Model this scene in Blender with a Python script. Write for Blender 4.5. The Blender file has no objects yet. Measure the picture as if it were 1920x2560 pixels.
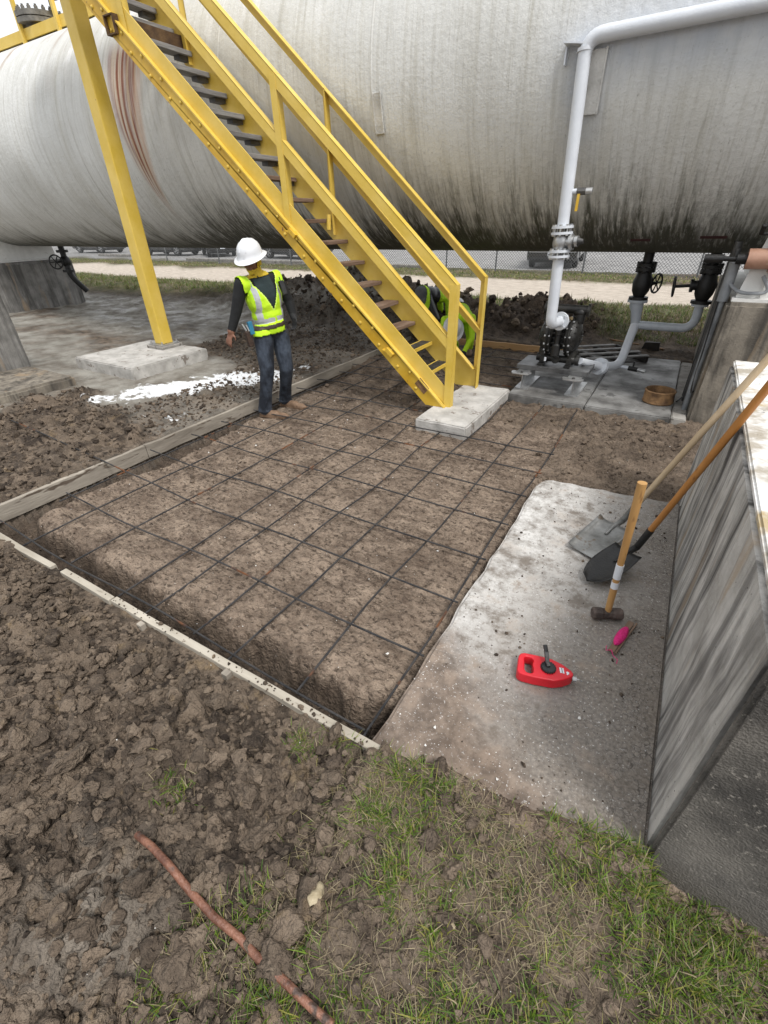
import bpy, bmesh, math, random
import numpy as np
from mathutils import Vector, Matrix
random.seed(7); RNG = np.random.default_rng(7)
scene = bpy.context.scene
C = scene.collection

# ---------------------------------------------------------------- camera
FPX, PITCH, YAW, ROLL, CAMH = 1135.6, math.radians(32.736), math.radians(31.661), math.radians(-1.341), 1.85
fw = np.array([-math.sin(YAW)*math.cos(PITCH), math.cos(YAW)*math.cos(PITCH), -math.sin(PITCH)])
r0 = np.array([math.cos(YAW), math.sin(YAW), 0.0]); u0 = np.cross(r0, fw)
rv = math.cos(ROLL)*r0 + math.sin(ROLL)*u0
uv = -math.sin(ROLL)*r0 + math.cos(ROLL)*u0
cam_d = bpy.data.cameras.new('camera'); cam = bpy.data.objects.new('camera', cam_d); C.objects.link(cam)
cam.matrix_world = Matrix(((rv[0], uv[0], -fw[0], 0), (rv[1], uv[1], -fw[1], 0), (rv[2], uv[2], -fw[2], CAMH), (0, 0, 0, 1)))
cam_d.sensor_fit = 'HORIZONTAL'; cam_d.sensor_width = 36; cam_d.lens = 36*FPX/1920
cam_d.clip_start = .05; cam_d.clip_end = 3000
scene.camera = cam
scene.render.resolution_x, scene.render.resolution_y = 768, 1024

# ---------------------------------------------------------------- overcast sky and soft sun
SUN_EL, SUN_AZ = math.radians(58), math.radians(115)     # azimuth: compass style, from +Y towards +X
world = bpy.data.worlds.new('World'); scene.world = world; world.use_nodes = True
wn = world.node_tree; wn.nodes.clear()
sky = wn.nodes.new('ShaderNodeTexSky'); sky.sky_type = 'NISHITA'; sky.sun_disc = False
sky.sun_elevation = SUN_EL; sky.sun_rotation = SUN_AZ; sky.dust_density = 6; sky.air_density = 1.0; sky.ozone_density = 1
hs = wn.nodes.new('ShaderNodeHueSaturation'); hs.inputs['Saturation'].default_value = .12
mixc = wn.nodes.new('ShaderNodeMix'); mixc.data_type = 'RGBA'; mixc.inputs[0].default_value = .72   # even cloud deck over most of it
mixc.inputs[7].default_value = (8.9, 9.2, 9.6, 1)
bgn = wn.nodes.new('ShaderNodeBackground'); bgn.inputs[1].default_value = .088
wo = wn.nodes.new('ShaderNodeOutputWorld')
wn.links.new(sky.outputs[0], hs.inputs['Color']); wn.links.new(hs.outputs[0], mixc.inputs[6])
wn.links.new(mixc.outputs[2], bgn.inputs[0]); wn.links.new(bgn.outputs[0], wo.inputs[0])
sun_d = bpy.data.lights.new('sun', 'SUN'); sun = bpy.data.objects.new('sun', sun_d); C.objects.link(sun)
sun_d.energy = 1.5; sun_d.angle = math.radians(14); sun_d.color = (1, .97, .93)
sd = Vector((math.sin(SUN_AZ)*math.cos(SUN_EL), math.cos(SUN_AZ)*math.cos(SUN_EL), math.sin(SUN_EL)))
sun.rotation_euler = sd.to_track_quat('Z', 'Y').to_euler(); sun.location = (6, -6, 12)
vs = scene.view_settings
vs.view_transform = 'Standard'; vs.look = 'None'; vs.exposure = 0.78; vs.gamma = 1; vs.use_curve_mapping = False

scene.cycles.max_bounces = 5; scene.cycles.diffuse_bounces = 3; scene.cycles.glossy_bounces = 2

# ---------------------------------------------------------------- photo pixel -> place
def ray(x, y):
    return rv*((x-960)/FPX) - uv*((y-1280)/FPX) + fw
def PR(p):                          # place -> photo pixel
    q = np.array(p)-np.array([0, 0, CAMH]); d = q@fw; return 960+FPX*(q@rv)/d, 1280-FPX*(q@uv)/d
def G(x, y, z=0.0):                 # on a level plane
    d = ray(x, y); t = (z-CAMH)/d[2]; return Vector((t*d[0], t*d[1], z))
def YP(x, y, Y):                    # on a plane parallel to the tank
    d = ray(x, y); t = Y/d[1]; return Vector((t*d[0], Y, CAMH+t*d[2]))
def XP(x, y, X):
    d = ray(x, y); t = X/d[0]; return Vector((X, t*d[1], CAMH+t*d[2]))
def DP(x, y, base, off=0.0):        # on the upright plane facing the camera through base, off metres nearer
    b = np.array([base[0], base[1]]); D = np.linalg.norm(b); n = b/D
    d = ray(x, y); t = (D-off)/(d[0]*n[0]+d[1]*n[1]); return Vector((t*d[0], t*d[1], CAMH+t*d[2]))

# ---------------------------------------------------------------- mesh helpers
class MB:
    def __init__(s): s.v = []; s.f = []
    def add(s, vs_, fs):
        o = len(s.v); s.v += [tuple(v) for v in vs_]; s.f += [tuple(i+o for i in f) for f in fs]; return s
    def box(s, c, d, M=None):
        x, y, z = d[0]/2, d[1]/2, d[2]/2; c = Vector(c)
        vv = [Vector(p) for p in ((-x,-y,-z),(x,-y,-z),(x,y,-z),(-x,y,-z),(-x,-y,z),(x,-y,z),(x,y,z),(-x,y,z))]
        if M is not None: vv = [M @ p for p in vv]
        return s.add([p+c for p in vv], [(0,3,2,1),(4,5,6,7),(0,1,5,4),(1,2,6,5),(2,3,7,6),(3,0,4,7)])
    def bx(s, x0, x1, y0, y1, z0, z1): return s.box(((x0+x1)/2,(y0+y1)/2,(z0+z1)/2), (x1-x0,y1-y0,z1-z0))
    def beam(s, p0, p1, w, h, up=(0,0,1)):    # w across, h along up
        p0, p1 = Vector(p0), Vector(p1); a = (p1-p0); L = a.length; a.normalize()
        u = Vector(up); u = (u - a*u.dot(a)).normalized(); r = u.cross(a)
        M = Matrix((a, r, u)).transposed()
        return s.box((p0+p1)/2, (L, w, h), M)
    def tube(s, pts, r, n=10, cap=True):
        pts = [Vector(p) for p in pts]; k = len(pts); rr = r if isinstance(r, (list, tuple)) else [r]*k
        t0 = (pts[1]-pts[0]).normalized(); ref = Vector((0,0,1)) if abs(t0.z) < .9 else Vector((1,0,0))
        u = t0.cross(ref).normalized(); vv = []; fs = []
        for i, p in enumerate(pts):
            t = (pts[min(i+1,k-1)]-pts[max(i-1,0)]).normalized()
            u = (u - t*u.dot(t)).normalized(); w = t.cross(u)
            for j in range(n):
                a = 2*math.pi*j/n; vv.append(p + (u*math.cos(a)+w*math.sin(a))*rr[i])
        for i in range(k-1):
            for j in range(n):
                a, b = i*n+j, i*n+(j+1) % n; fs.append((a, b, b+n, a+n))
        if cap: fs += [tuple(range(n-1,-1,-1)), tuple(range((k-1)*n, k*n))]
        return s.add(vv, fs)
    def cyl(s, p0, p1, r, n=16, r2=None): return s.tube([p0, p1], [r, r if r2 is None else r2], n)
    def prism(s, poly, axis, a0, a1):         # 2-D outline (the other two axes in order) extruded along axis
        n = len(poly); vv = []
        for a in (a0, a1):
            for p in poly: q = list(p); q.insert(axis, a); vv.append(q)
        return s.add(vv, [tuple(range(n)), tuple(range(2*n-1, n-1, -1))] + [(i, i+n, (i+1) % n+n, (i+1) % n) for i in range(n)])
    def lathe(s, prof, c=(0,0,0), M=None, n=24):
        vv = []; fs = []; k = len(prof); c = Vector(c)
        for r, z in prof:
            for j in range(n):
                a = 2*math.pi*j/n; p = Vector((r*math.cos(a), r*math.sin(a), z)); vv.append((M @ p if M is not None else p)+c)
        for i in range(k-1):
            for j in range(n): a, b = i*n+j, i*n+(j+1) % n; fs.append((a, b, b+n, a+n))
        fs += [tuple(range(n-1,-1,-1)), tuple(range((k-1)*n, k*n))]
        return s.add(vv, fs)
    def ell(s, c, r, M=None, nu=16, nv=10):
        prof = [(math.sin(math.pi*i/nv), -math.cos(math.pi*i/nv)) for i in range(nv+1)]; prof[0] = (.02,-1); prof[-1] = (.02,1)
        S = Matrix.Diagonal(Vector(r)); M2 = (M @ S) if M is not None else S
        return s.lathe(prof, c, M2, nu)
    def mesh(s, name):
        me = bpy.data.meshes.new(name); me.from_pydata(s.v, [], s.f); 
        bm = bmesh.new(); bm.from_mesh(me); bmesh.ops.recalc_face_normals(bm, faces=bm.faces); bm.to_mesh(me); bm.free()
        return me
    def build(s, name, mt, parent=None, smooth=False, bevel=0, seg=2, rough=0):
        me = s.mesh(name); return put(name, me, mt, parent, smooth, bevel, seg)
def put(name, me, mt, parent=None, smooth=False, bevel=0, seg=2):
    o = bpy.data.objects.new(name, me); C.objects.link(o)
    if mt is not None and not me.materials: me.materials.append(mt)
    if smooth:
        me.polygons.foreach_set('use_smooth', [True]*len(me.polygons)); me.set_sharp_from_angle(angle=math.radians(38))
    if bevel:
        b = o.modifiers.new('bevel', 'BEVEL'); b.width = bevel; b.segments = seg; b.limit_method = 'ANGLE'; b.angle_limit = math.radians(40); b.harden_normals = False
    if parent is not None:
        o.parent = parent
        if parent.parent is None and parent.type == 'EMPTY' and not parent.get('_local'): o.location = -parent.location
    return o
def tag(o, label, cat, group=None):
    o['label'] = label; o['category'] = cat
    if group: o['group'] = group
    return o
def thing(name, loc, label, cat, group=None, local=False):
    o = bpy.data.objects.new(name, None); C.objects.link(o); o.location = loc; o.empty_display_size = .1
    tag(o, label, cat, group)
    if local: o['_local'] = 1
    return o
def struct(o, kind='structure', label=None):
    o['kind'] = kind
    if label: o['label'] = label
    return o
def copy_tree(o, parent=None):
    c = o.copy(); C.objects.link(c)
    if parent is not None: c.parent = parent
    for ch in o.children: copy_tree(ch, c)
    return c
def bend(pts, rad, n=6):             # polyline with rounded corners
    pts = [Vector(p) for p in pts]; out = [pts[0]]
    for i in range(1, len(pts)-1):
        a, b, c = pts[i-1], pts[i], pts[i+1]; d0 = (a-b).normalized(); d1 = (c-b).normalized()
        q0 = b+d0*rad; q1 = b+d1*rad
        for k in range(n+1):
            t = k/n; out.append(q0*(1-t)**2 + b*2*t*(1-t) + q1*t*t)
    return out+[pts[-1]]

# ---------------------------------------------------------------- materials
def mat(name, c1, c2=None, scale=6, rough=.8, bump=.15, bscale=60, metal=0, stretch=(1,1,1), spots=None, spot_scale=14, spot_at=.62, coat=0, r2=None, lo=.35, hi=.65, detail=4):
    m = bpy.data.materials.new(name); m.use_nodes = True; t = m.node_tree; b = t.nodes['Principled BSDF']; L = t.links.new
    tc = t.nodes.new('ShaderNodeTexCoord'); mp = t.nodes.new('ShaderNodeMapping'); mp.inputs['Scale'].default_value = stretch
    L(tc.outputs['Object'], mp.inputs[0])
    nz = t.nodes.new('ShaderNodeTexNoise'); nz.inputs['Scale'].default_value = scale; nz.inputs['Detail'].default_value = detail; nz.inputs['Roughness'].default_value = .62
    L(mp.outputs[0], nz.inputs[0])
    def ramp(fac, a, b_):
        r = t.nodes.new('ShaderNodeMapRange'); r.inputs[1].default_value = a; r.inputs[2].default_value = b_; L(fac, r.inputs[0]); return r.outputs[0]
    def mix(f, a, b_):
        x = t.nodes.new('ShaderNodeMix'); x.data_type = 'RGBA'
        if f is not None: L(f, x.inputs[0])
        for s_, v in ((6, a), (7, b_)):
            if isinstance(v, tuple): x.inputs[s_].default_value = (*v, 1)
            else: L(v, x.inputs[s_])
        return x.outputs[2]
    col = mix(ramp(nz.outputs[0], lo, hi), c1, c2 or c1)
    if spots:
        n2 = t.nodes.new('ShaderNodeTexNoise'); n2.inputs['Scale'].default_value = spot_scale; n2.inputs['Detail'].default_value = 3; n2.inputs['Roughness'].default_value = .7
        L(mp.outputs[0], n2.inputs[0]); col = mix(ramp(n2.outputs[0], spot_at, spot_at+.06), col, spots)
    L(col, b.inputs['Base Color']); b.inputs['Roughness'].default_value = rough; b.inputs['Metallic'].default_value = metal
    if r2 is not None:
        rr = t.nodes.new('ShaderNodeMapRange'); rr.inputs[1].default_value = .35; rr.inputs[2].default_value = .65; rr.inputs[3].default_value = rough; rr.inputs[4].default_value = r2
        L(nz.outputs[0], rr.inputs[0]); L(rr.outputs[0], b.inputs['Roughness'])
    if coat: b.inputs['Coat Weight'].default_value = coat
    if bump:
        n3 = t.nodes.new('ShaderNodeTexNoise'); n3.inputs['Scale'].default_value = bscale; n3.inputs['Detail'].default_value = 2; L(mp.outputs[0], n3.inputs[0])
        bp = t.nodes.new('ShaderNodeBump'); bp.inputs['Strength'].default_value = bump; bp.inputs['Distance'].default_value = .02; L(n3.outputs[0], bp.inputs['Height']); L(bp.outputs[0], b.inputs['Normal'])
    return m
class NT:                              # small node-graph writer
    def __init__(s, name):
        s.m = bpy.data.materials.new(name); s.m.use_nodes = True; s.t = s.m.node_tree; s.b = s.t.nodes['Principled BSDF']
    def n(s, typ, **kw):
        x = s.t.nodes.new('ShaderNode'+typ)
        for k, v in kw.items(): setattr(x, k, v)
        return x
    def set(s, sock, v):
        if isinstance(v, (int, float)): sock.default_value = v
        elif isinstance(v, tuple): sock.default_value = (*v, 1) if len(v) == 3 and len(sock.default_value) == 4 else v
        else: s.t.links.new(v, sock)
    def noise(s, vec, scale, detail=6, rough=.6, dist=0):
        x = s.n('TexNoise'); s.set(x.inputs[0], vec)
        x.inputs['Scale'].default_value = scale; x.inputs['Detail'].default_value = min(detail, 4.5); x.inputs['Roughness'].default_value = rough; x.inputs['Distortion'].default_value = dist
        return x.outputs[0]
    def vor(s, vec, scale, feature='F1', out=0, rnd=1):
        x = s.n('TexVoronoi', feature=feature); s.set(x.inputs['Vector'], vec); x.inputs['Scale'].default_value = scale; x.inputs['Randomness'].default_value = rnd
        return x.outputs[out]
    def rng(s, v, a, b, c=0, d=1, smooth=False):
        x = s.n('MapRange'); s.set(x.inputs[0], v)
        if smooth: x.interpolation_type = 'SMOOTHSTEP'
        for i, q in enumerate((a, b, c, d)): s.set(x.inputs[i+1], q)
        return x.outputs[0]
    def mix(s, f, a, b, mode='MIX'):
        x = s.n('Mix', data_type='RGBA', blend_type=mode); s.set(x.inputs[0], f); s.set(x.inputs[6], a); s.set(x.inputs[7], b); return x.outputs[2]
    def math(s, op, a, b=0, c=0):
        x = s.n('Math', operation=op); s.set(x.inputs[0], a); s.set(x.inputs[1], b); s.set(x.inputs[2], c); return x.outputs[0]
    def mapv(s, vec, scale=(1,1,1), loc=(0,0,0)):
        x = s.n('Mapping'); s.set(x.inputs[0], vec); x.inputs['Scale'].default_value = scale; x.inputs['Location'].default_value = loc; return x.outputs[0]
    def obj(s): return s.n('TexCoord').outputs['Object']
    def bump(s, h, strength=.3, dist=.02, nrm=None):
        x = s.n('Bump'); s.set(x.inputs['Height'], h); x.inputs['Strength'].default_value = strength; x.inputs['Distance'].default_value = dist
        if nrm is not None: s.t.links.new(nrm, x.inputs['Normal'])
        s.t.links.new(x.outputs[0], s.b.inputs['Normal']); return x.outputs[0]
    def out(s, col=None, rough=None, metal=None):
        if col is not None: s.set(s.b.inputs['Base Color'], col)
        if rough is not None: s.set(s.b.inputs['Roughness'], rough)
        if metal is not None: s.set(s.b.inputs['Metallic'], metal)
        return s.m
# ---------------------------------------------------------------- noise on arrays
def h2(ix, iy, s):
    a = (ix.astype(np.int64)*374761393 + iy.astype(np.int64)*668265263 + s*974634777) & 0xffffffff
    a = ((a ^ (a >> 13))*1274126177) & 0xffffffff
    a = ((a ^ (a >> 16))*2246822519) & 0xffffffff
    return ((a ^ (a >> 15)) & 0xffffff)/float(0xffffff)
def vn(x, y, s=0):
    ix, iy = np.floor(x), np.floor(y); fx, fy = x-ix, y-iy; fx = fx*fx*(3-2*fx); fy = fy*fy*(3-2*fy)
    a, b, c, d = h2(ix,iy,s), h2(ix+1,iy,s), h2(ix,iy+1,s), h2(ix+1,iy+1,s)
    return (a*(1-fx)+b*fx)*(1-fy)+(c*(1-fx)+d*fx)*fy
def fbm(x, y, o=4, s=0, g=.5):
    t = 0; A = 1; n = 0
    for i in range(o): t = t+A*vn(x*2**i+i*13.7, y*2**i-i*7.1, s+i); n += A; A *= g
    return t/n
def clod(x, y, size, s, dens=1.0):
    """domed lumps: height in 0..1 and a random number for each lump"""
    x = x + (vn(x/size*2.1, y/size*2.1, s+5)-.5)*size*.55; y = y + (vn(x/size*2.1+9, y/size*2.1, s+6)-.5)*size*.55
    ix, iy = np.floor(x/size), np.floor(y/size); H = np.zeros_like(x); I = np.zeros_like(x)
    for a in (-1, 0, 1):
        for b in (-1, 0, 1):
            cx, cy = ix+a, iy+b
            px, py = (cx+h2(cx,cy,s))*size, (cy+h2(cx,cy,s+1))*size; rr = size*(.35+.45*h2(cx,cy,s+2)); hh = (.3+.7*h2(cx,cy,s+3))
            hh = np.where(h2(cx,cy,s+4) < dens, hh, 0); q = 1-((x-px)**2+(y-py)**2)/rr**2
            d = hh*np.sqrt(np.maximum(q, 0)); w = d > H; I = np.where(w, h2(cx,cy,s+7), I); H = np.maximum(H, d)
    return H, I
def ss(a, b, x): t = np.clip((x-a)/(b-a), 0, 1); return t*t*(3-2*t)

BX = -4.24                 # line of the left form board
YN = .86                   # line of the near form board
def terrain(x, y):
    w1 = fbm(x*1.3, y*1.3, 3, 50)-.5; w2 = fbm(x*.35+4, y*.35, 3, 60)-.5
    c1, i1 = clod(x, y, .20, 100, .42); c2, i2 = clod(x, y, .10, 110, .75); c3, i3 = clod(x, y, .048, 120); c4, i4 = clod(x, y, .024, 130)
    lump = .085*c1 + .050*c2 + .026*c3 + .012*c4
    rnd = np.where(c1 > .25, i1, np.where(c2 > .3, i2, i3))
    fine = (fbm(x*9, y*9, 4, 70)-.5)
    # --- masks
    E = ((x > BX) & (x < 1.2) & (y > YN) & (y < 8.15)).astype(float)
    edge = ss(-.66, -.26, x + .50*w1 - .10*ss(.3, -.3, y))                       # 0 = spoil, 1 = grass side
    near = ss(.95, .80, y)*(1-edge)*ss(-9, -7, x + y)
    left = ss(BX+.02, BX-.04, x)
    lrough = left*ss(.6, .2, (np.maximum(0, y-2.6-.8*w1)+np.maximum(0, -x-6.3)*.6 + 1.3*w2)) * ss(-9, -7.5, x)
    strip = left*ss(-5.75, -5.05, x + 1.1*w1 + 2.3*ss(4.4, 6.2, y))*ss(9.0, 8.4, y)
    lrough = np.maximum(lrough, strip*(.60+.40*ss(2.5, 1.5, y)))
    lsoft = left*(1-lrough)*ss(9.6, 8.6, y)
    pile = np.exp(-((x+6.1)/2.6)**2-((y-9.3)/1.0)**2)*.85 + np.exp(-((x+2.1)/.9)**2-((y-9.7)/.8)**2)*.42 + np.exp(-((x+10)/3.0)**2-((y-9.6)/.8)**2)*.22
    pile = pile*(.75+.9*w1)
    pm = ss(.05, .15, pile)
    lane = ss(12.7, 13.1, y + .5*w2 + .03*x*0)*ss(17.9, 17.3, y + 1.2*w2)
    lot = ss(20.3, 20.9, y)
    bank = ss(9.8, 10.6, y + .6*w1 + .9*ss(-1.9, -1.0, x) + .5*ss(-1.3, -.5, x) + .7*ss(-7.5, -9, x))*(1-lane)*(1-lot)
    farmud = ss(8.1, 8.5, y)*(1-bank)*(1-lane)*(1-lot)
    # --- heights
    h = .012*fine + .02*w2
    nb_ = ss(.0, .16, YN-y)
    h = h + near*(-.045 + lump*(.35+.60*nb_) + .05*np.exp(-((y-.2)/.35)**2)*(1+2*w1) + .10*np.exp(-((x+1.5)/.5)**2-((y+.25)/.25)**2))
    h = h + edge*ss(.95, .7, y)*(.020*c1+.020*c2+.016*c3+.008*c4 + .05*w1)
    h = h + lrough*(-.03+lump*.85+.05*w1)
    foot, _ = clod(x, y, .30, 200, .8); foot2, _ = clod(x+3, y, .15, 210, .7)
    h = h + lsoft*(-.03 - .035*foot*ss(5.3, 6.0, y+w2) - .03*foot2*ss(5.0, 6.0, y+w2) + .012*c3 + .03*w1*ss(3, 6, y))
    h = h + pile + pm*lump*1.4 + farmud*(lump*.6)
    h = h + bank*(.05+.10*w1+.03*c2 + .16*np.exp(-((y-10.6)/.9)**2)*(ss(-1.8, -.6, x)+.8*ss(-7, -9, x)))
    h = h + lane*(.03*w2+.01*fine)
    # excavation: scraped plateau, deeper trench along the forms
    tr = ss(.24, .15, y-YN-.02+.26*w1+.04*(c2-.4))*ss(-.60, -.70, x)
    tl = ss(.26, .12, x-BX+.25*w1-.10*ss(4.5, 1, y))*ss(6.5, 5.0, y)
    trn = np.maximum(tr, tl*.75)
    s1, j1 = clod(x, y*1.5, .075, 300, .55); s2, j2 = clod(x, y, .035, 310, .8)
    scr = fbm(x*3.1, y*3.1, 3, 85)-.5
    rough2 = ss(4.2, 5.2, y+w1*2) + .7*ss(-.9, -.5, x)*ss(3.4, 3.8, y)
    he = -.105 + .022*w1 + .030*scr + .020*fine + .016*s1 + .011*s2 - .24*trn + trn*lump*.9 + .05*np.exp(-((y-YN-.33)/.10)**2)*(1-trn)*(.4+2*w1) + rough2*(.014*s1+.018*c3+.02*c2) 
    h = np.where(E > 0, he, h)
    # spill of soil over the front end of the slab
    sp = ss(1.10, .92, y + .22*w1 - .12*(x+.2))*ss(-.70, -.58, x)*ss(.5, .36, x)
    h = np.where((x > -.66) & (x < .42) & (y > .55) & (y < 3.7), -.12 + (.14+lump*.35+.05*w1)*sp + ss(.95, .7, y)*.10*(1-sp), h)
    wet = lsoft*ss(.35, .05, w1*.9-w2*.4)*.95
    lime = np.exp(-((((x+5.5)*.55+(y-3.95)*.83)/1.25)**2 + ((-(x+5.5)*.83+(y-3.95)*.55)/.42)**2))*left
    lime = lime*1.05 + left*(.55*np.exp(-((x+4.85)/.40)**2-((y-3.0)/.22)**2) + .42*np.exp(-((x+4.75)/.30)**2-((y-4.9)/.8)**2))
    dust = near*np.exp(-((x+1.05)/.22)**2-((y+.05)/.18)**2)*.9
    grass = np.clip(bank + ss(17.3, 18.2, y + 1.2*w2)*(1-lot) + edge*ss(.95, .75, y)*.7, 0, 1)
    return h, dict(E=E*(1-.7*trn)*(1-.6*np.clip(rough2, 0, 1)), wet=wet, lime=np.clip(lime, 0, 1), lane=lane, lot=lot, grass=grass, rnd=rnd, dark=np.clip(pm+farmud+trn*E+.7*strip*ss(4.0, 5.5, y), 0, 1), dust=dust, sp=sp, near=near, edge=edge, lrough=lrough, bank=bank, pile=pm)  # trench part of dark: moist soil, plus shade painted into the colour

def polar_ground():
    dth = .0054
    ta = np.arange(-1.42, 1.42, dth); tb = np.linspace(1.42+.03, 2*math.pi-1.42-.03, 70)
    th = np.concatenate([ta, tb]) + YAW; 
    rr = [.10]
    while rr[-1] < 26: rr.append(rr[-1]*1.0062+.0003)
    while rr[-1] < 1500: rr.append(rr[-1]*1.10)
    r = np.array(rr); T, Rr = np.meshgrid(th, r); X = -np.sin(T)*Rr; Y = np.cos(T)*Rr
    sh = X.shape; x, y = X.ravel(), Y.ravel(); h, mk = terrain(x, y)
    far = ss(26, 40, np.hypot(x, y)); h = h*(1-far)
    nr, nt = sh; n = nr*nt
    co = np.empty((n+1, 3), np.float32); co[:n, 0] = x; co[:n, 1] = y; co[:n, 2] = h; co[n] = (0, 0, h[:nt].mean())
    i, j = np.meshgrid(np.arange(nr-1), np.arange(nt), indexing='ij'); j2 = (j+1) % nt
    q = np.stack([i*nt+j, (i+1)*nt+j, (i+1)*nt+j2, i*nt+j2], -1).reshape(-1, 4)
    tri = np.stack([np.full(nt, n), np.arange(nt), (np.arange(nt)+1) % nt], -1)
    me = bpy.data.meshes.new('ground'); nq = len(q)
    me.vertices.add(n+1); me.vertices.foreach_set('co', co.ravel())
    me.loops.add(nq*4+nt*3); me.loops.foreach_set('vertex_index', np.concatenate([q.ravel(), tri.ravel()]).astype(np.int32))
    me.polygons.add(nq+nt); me.polygons.foreach_set('loop_start', np.concatenate([np.arange(nq)*4, nq*4+np.arange(nt)*3]).astype(np.int32))
    me.update(calc_edges=True); me.validate()
    me.polygons.foreach_set('use_smooth', [True]*len(me.polygons))
    for nm, keys in (('maska', ('E', 'wet', 'lime', 'lane')), ('maskb', ('lot', 'grass', 'rnd', 'dark')), ('maskc', ('dust', 'sp', 'near', 'edge'))):
        at = me.attributes.new(nm, 'FLOAT_COLOR', 'POINT'); d = np.zeros((n+1, 4), np.float32)
        for k, kk in enumerate(keys): d[:n, k] = mk[kk]; d[n, k] = mk[kk][0]
        at.data.foreach_set('color', d.ravel())
    return me
def ground_z(x, y):
    return terrain(np.atleast_1d(np.asarray(x, float)), np.atleast_1d(np.asarray(y, float)))[0]

def soil_mat():
    N = NT('soil'); o = N.obj()
    def att(nm):
        a = N.n('Attribute', attribute_name=nm); s = N.n('SeparateColor'); N.t.links.new(a.outputs['Color'], s.inputs[0]); return [*s.outputs, a.outputs['Alpha']]
    E, wet, lime, lane = att('maska'); lot, grass, rnd, dark = att('maskb'); dust, sp, near, edge = att('maskc')
    big = N.noise(o, 1.6, 3, .6); mid = N.noise(o, 11, 4, .70); fin = N.noise(o, 70, 4, .7); mid2 = N.noise(o, 28, 4, .72)
    v = N.math('MULTIPLY_ADD', rnd, .60, N.math('MULTIPLY', mid, .8))
    col = N.mix(N.rng(v, .30, .95), (.025,.018,.0135), (.190,.145,.106))
    col = N.mix(N.math('MULTIPLY', N.rng(mid2, .55, .72), .75), col, (.24,.19,.14))
    col = N.mix(N.math('MULTIPLY', N.rng(N.noise(o, 5.3, 4, .7), .60, .70), .6), col, (.25,.18,.105))
    # scraped plateau: drier, paler, torn into dark nicks
    pl = N.mix(N.rng(N.noise(N.mapv(o, (1,1.8,1)), 5, 4.5, .72), .34, .62), (.130,.094,.069), (.325,.250,.188))
    pl = N.mix(N.math('MULTIPLY', N.rng(N.noise(N.mapv(o, (1,1.7,1)), 22, 4.5, .75), .50, .62), .85), pl, (.045,.031,.022))
    pl = N.mix(N.rng(N.noise(o, 46, 4, .75), .60, .72), pl, (.40,.33,.25))
    pl = N.mix(N.math('MULTIPLY', N.rng(big, .52, .64), .45), pl, (.085,.058,.041))
    col = N.mix(E, col, pl)
    col = N.mix(N.math('MULTIPLY', dark, .75), col, N.mix(N.rng(mid, .35, .65), (.018,.013,.010), (.085,.062,.046)))
    wcol = N.mix(N.rng(N.noise(o, 2.6, 7, .66), .36, .62), (.15,.132,.108), (.31,.295,.26))  # grey wet mud, paled by sky reflection painted into its colour
    col = N.mix(wet, col, wcol)
    gl = N.mix(N.rng(N.noise(N.mapv(o, (1,2.5,1)), 3, 8, .7), .35, .65), (.33,.28,.23), (.54,.475,.40)); gl = N.mix(N.rng(fin, .62, .74), gl, (.22,.18,.15))
    col = N.mix(N.rng(N.math('ADD', lane, N.math('MULTIPLY', N.math('SUBTRACT', mid, .5), .5)), .4, .6), col, gl)
    lt = N.mix(N.rng(N.noise(o, 1.2, 9, .75), .35, .65), (.19,.185,.18), (.33,.32,.31))
    col = N.mix(lot, col, lt)
    gc = N.mix(N.rng(N.noise(o, 4, 8, .7), .38, .62), (.045,.055,.018), (.12,.115,.05)); gc = N.mix(N.rng(N.noise(o, 1.1, 5, .7), .5, .62), gc, (.16,.13,.085))
    gsoil = N.mix(N.rng(N.noise(o, 6, 8, .7), .35, .65), (.050,.037,.027), (.205,.160,.118))
    gr = N.mix(N.rng(edge, .2, .5), gc, gsoil)
    col = N.mix(N.math('MULTIPLY', grass, .85), col, gr)
    col = N.mix(N.math('MULTIPLY', dust, .8), col, N.mix(mid, (.20,.165,.13), (.36,.32,.27)))
    white = N.mix(N.rng(mid, .3, .7), (.74,.76,.78), (.86,.87,.88))
    lm = N.rng(N.math('ADD', N.math('ADD', lime, N.math('MULTIPLY', N.math('SUBTRACT', N.noise(o, 3.2, 4.5, .72), .5), 2.0)), N.math('MULTIPLY', N.math('SUBTRACT', mid, .5), 1.1)), .52, .66)
    lm = N.math('MULTIPLY', lm, N.rng(lime, .10, .28))
    col = N.mix(lm, col, white)
    fl = N.math('MULTIPLY', N.rng(N.noise(o, 120, 3, .6), .73, .76), N.rng(N.noise(o, 9, 4, .7), .50, .60))
    col = N.mix(N.math('MULTIPLY', fl, N.math('SUBTRACT', 1, N.math('MAXIMUM', lane, lot))), col, (.60,.58,.54))
    rgh = N.rng(N.math('MULTIPLY', wet, N.rng(N.noise(o, 1.7, 5, .6), .40, .58)), 0, 1, .93, .30)
    wn_ = N.n('TexNoise'); N.set(wn_.inputs[0], o); wn_.inputs['Scale'].default_value = 24; wn_.inputs['Detail'].default_value = 2; wsc = N.n('VectorMath', operation='SCALE'); N.set(wsc.inputs[0], wn_.outputs['Color']); wsc.inputs['Scale'].default_value = .05; wad = N.n('VectorMath', operation='ADD'); N.set(wad.inputs[0], o); N.set(wad.inputs[1], wsc.outputs[0])
    cru = N.math('SUBTRACT', 1, N.vor(wad.outputs[0], 40)); cr2 = N.math('SUBTRACT', 1, N.vor(wad.outputs[0], 95))
    hb = N.math('MULTIPLY_ADD', mid2, .9, N.math('MULTIPLY', mid, .7)); hb = N.math('ADD', hb, N.math('MULTIPLY_ADD', cru, .50, N.math('MULTIPLY', cr2, .30))); hb = N.math('ADD', hb, N.math('MULTIPLY', fin, .4))
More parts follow.
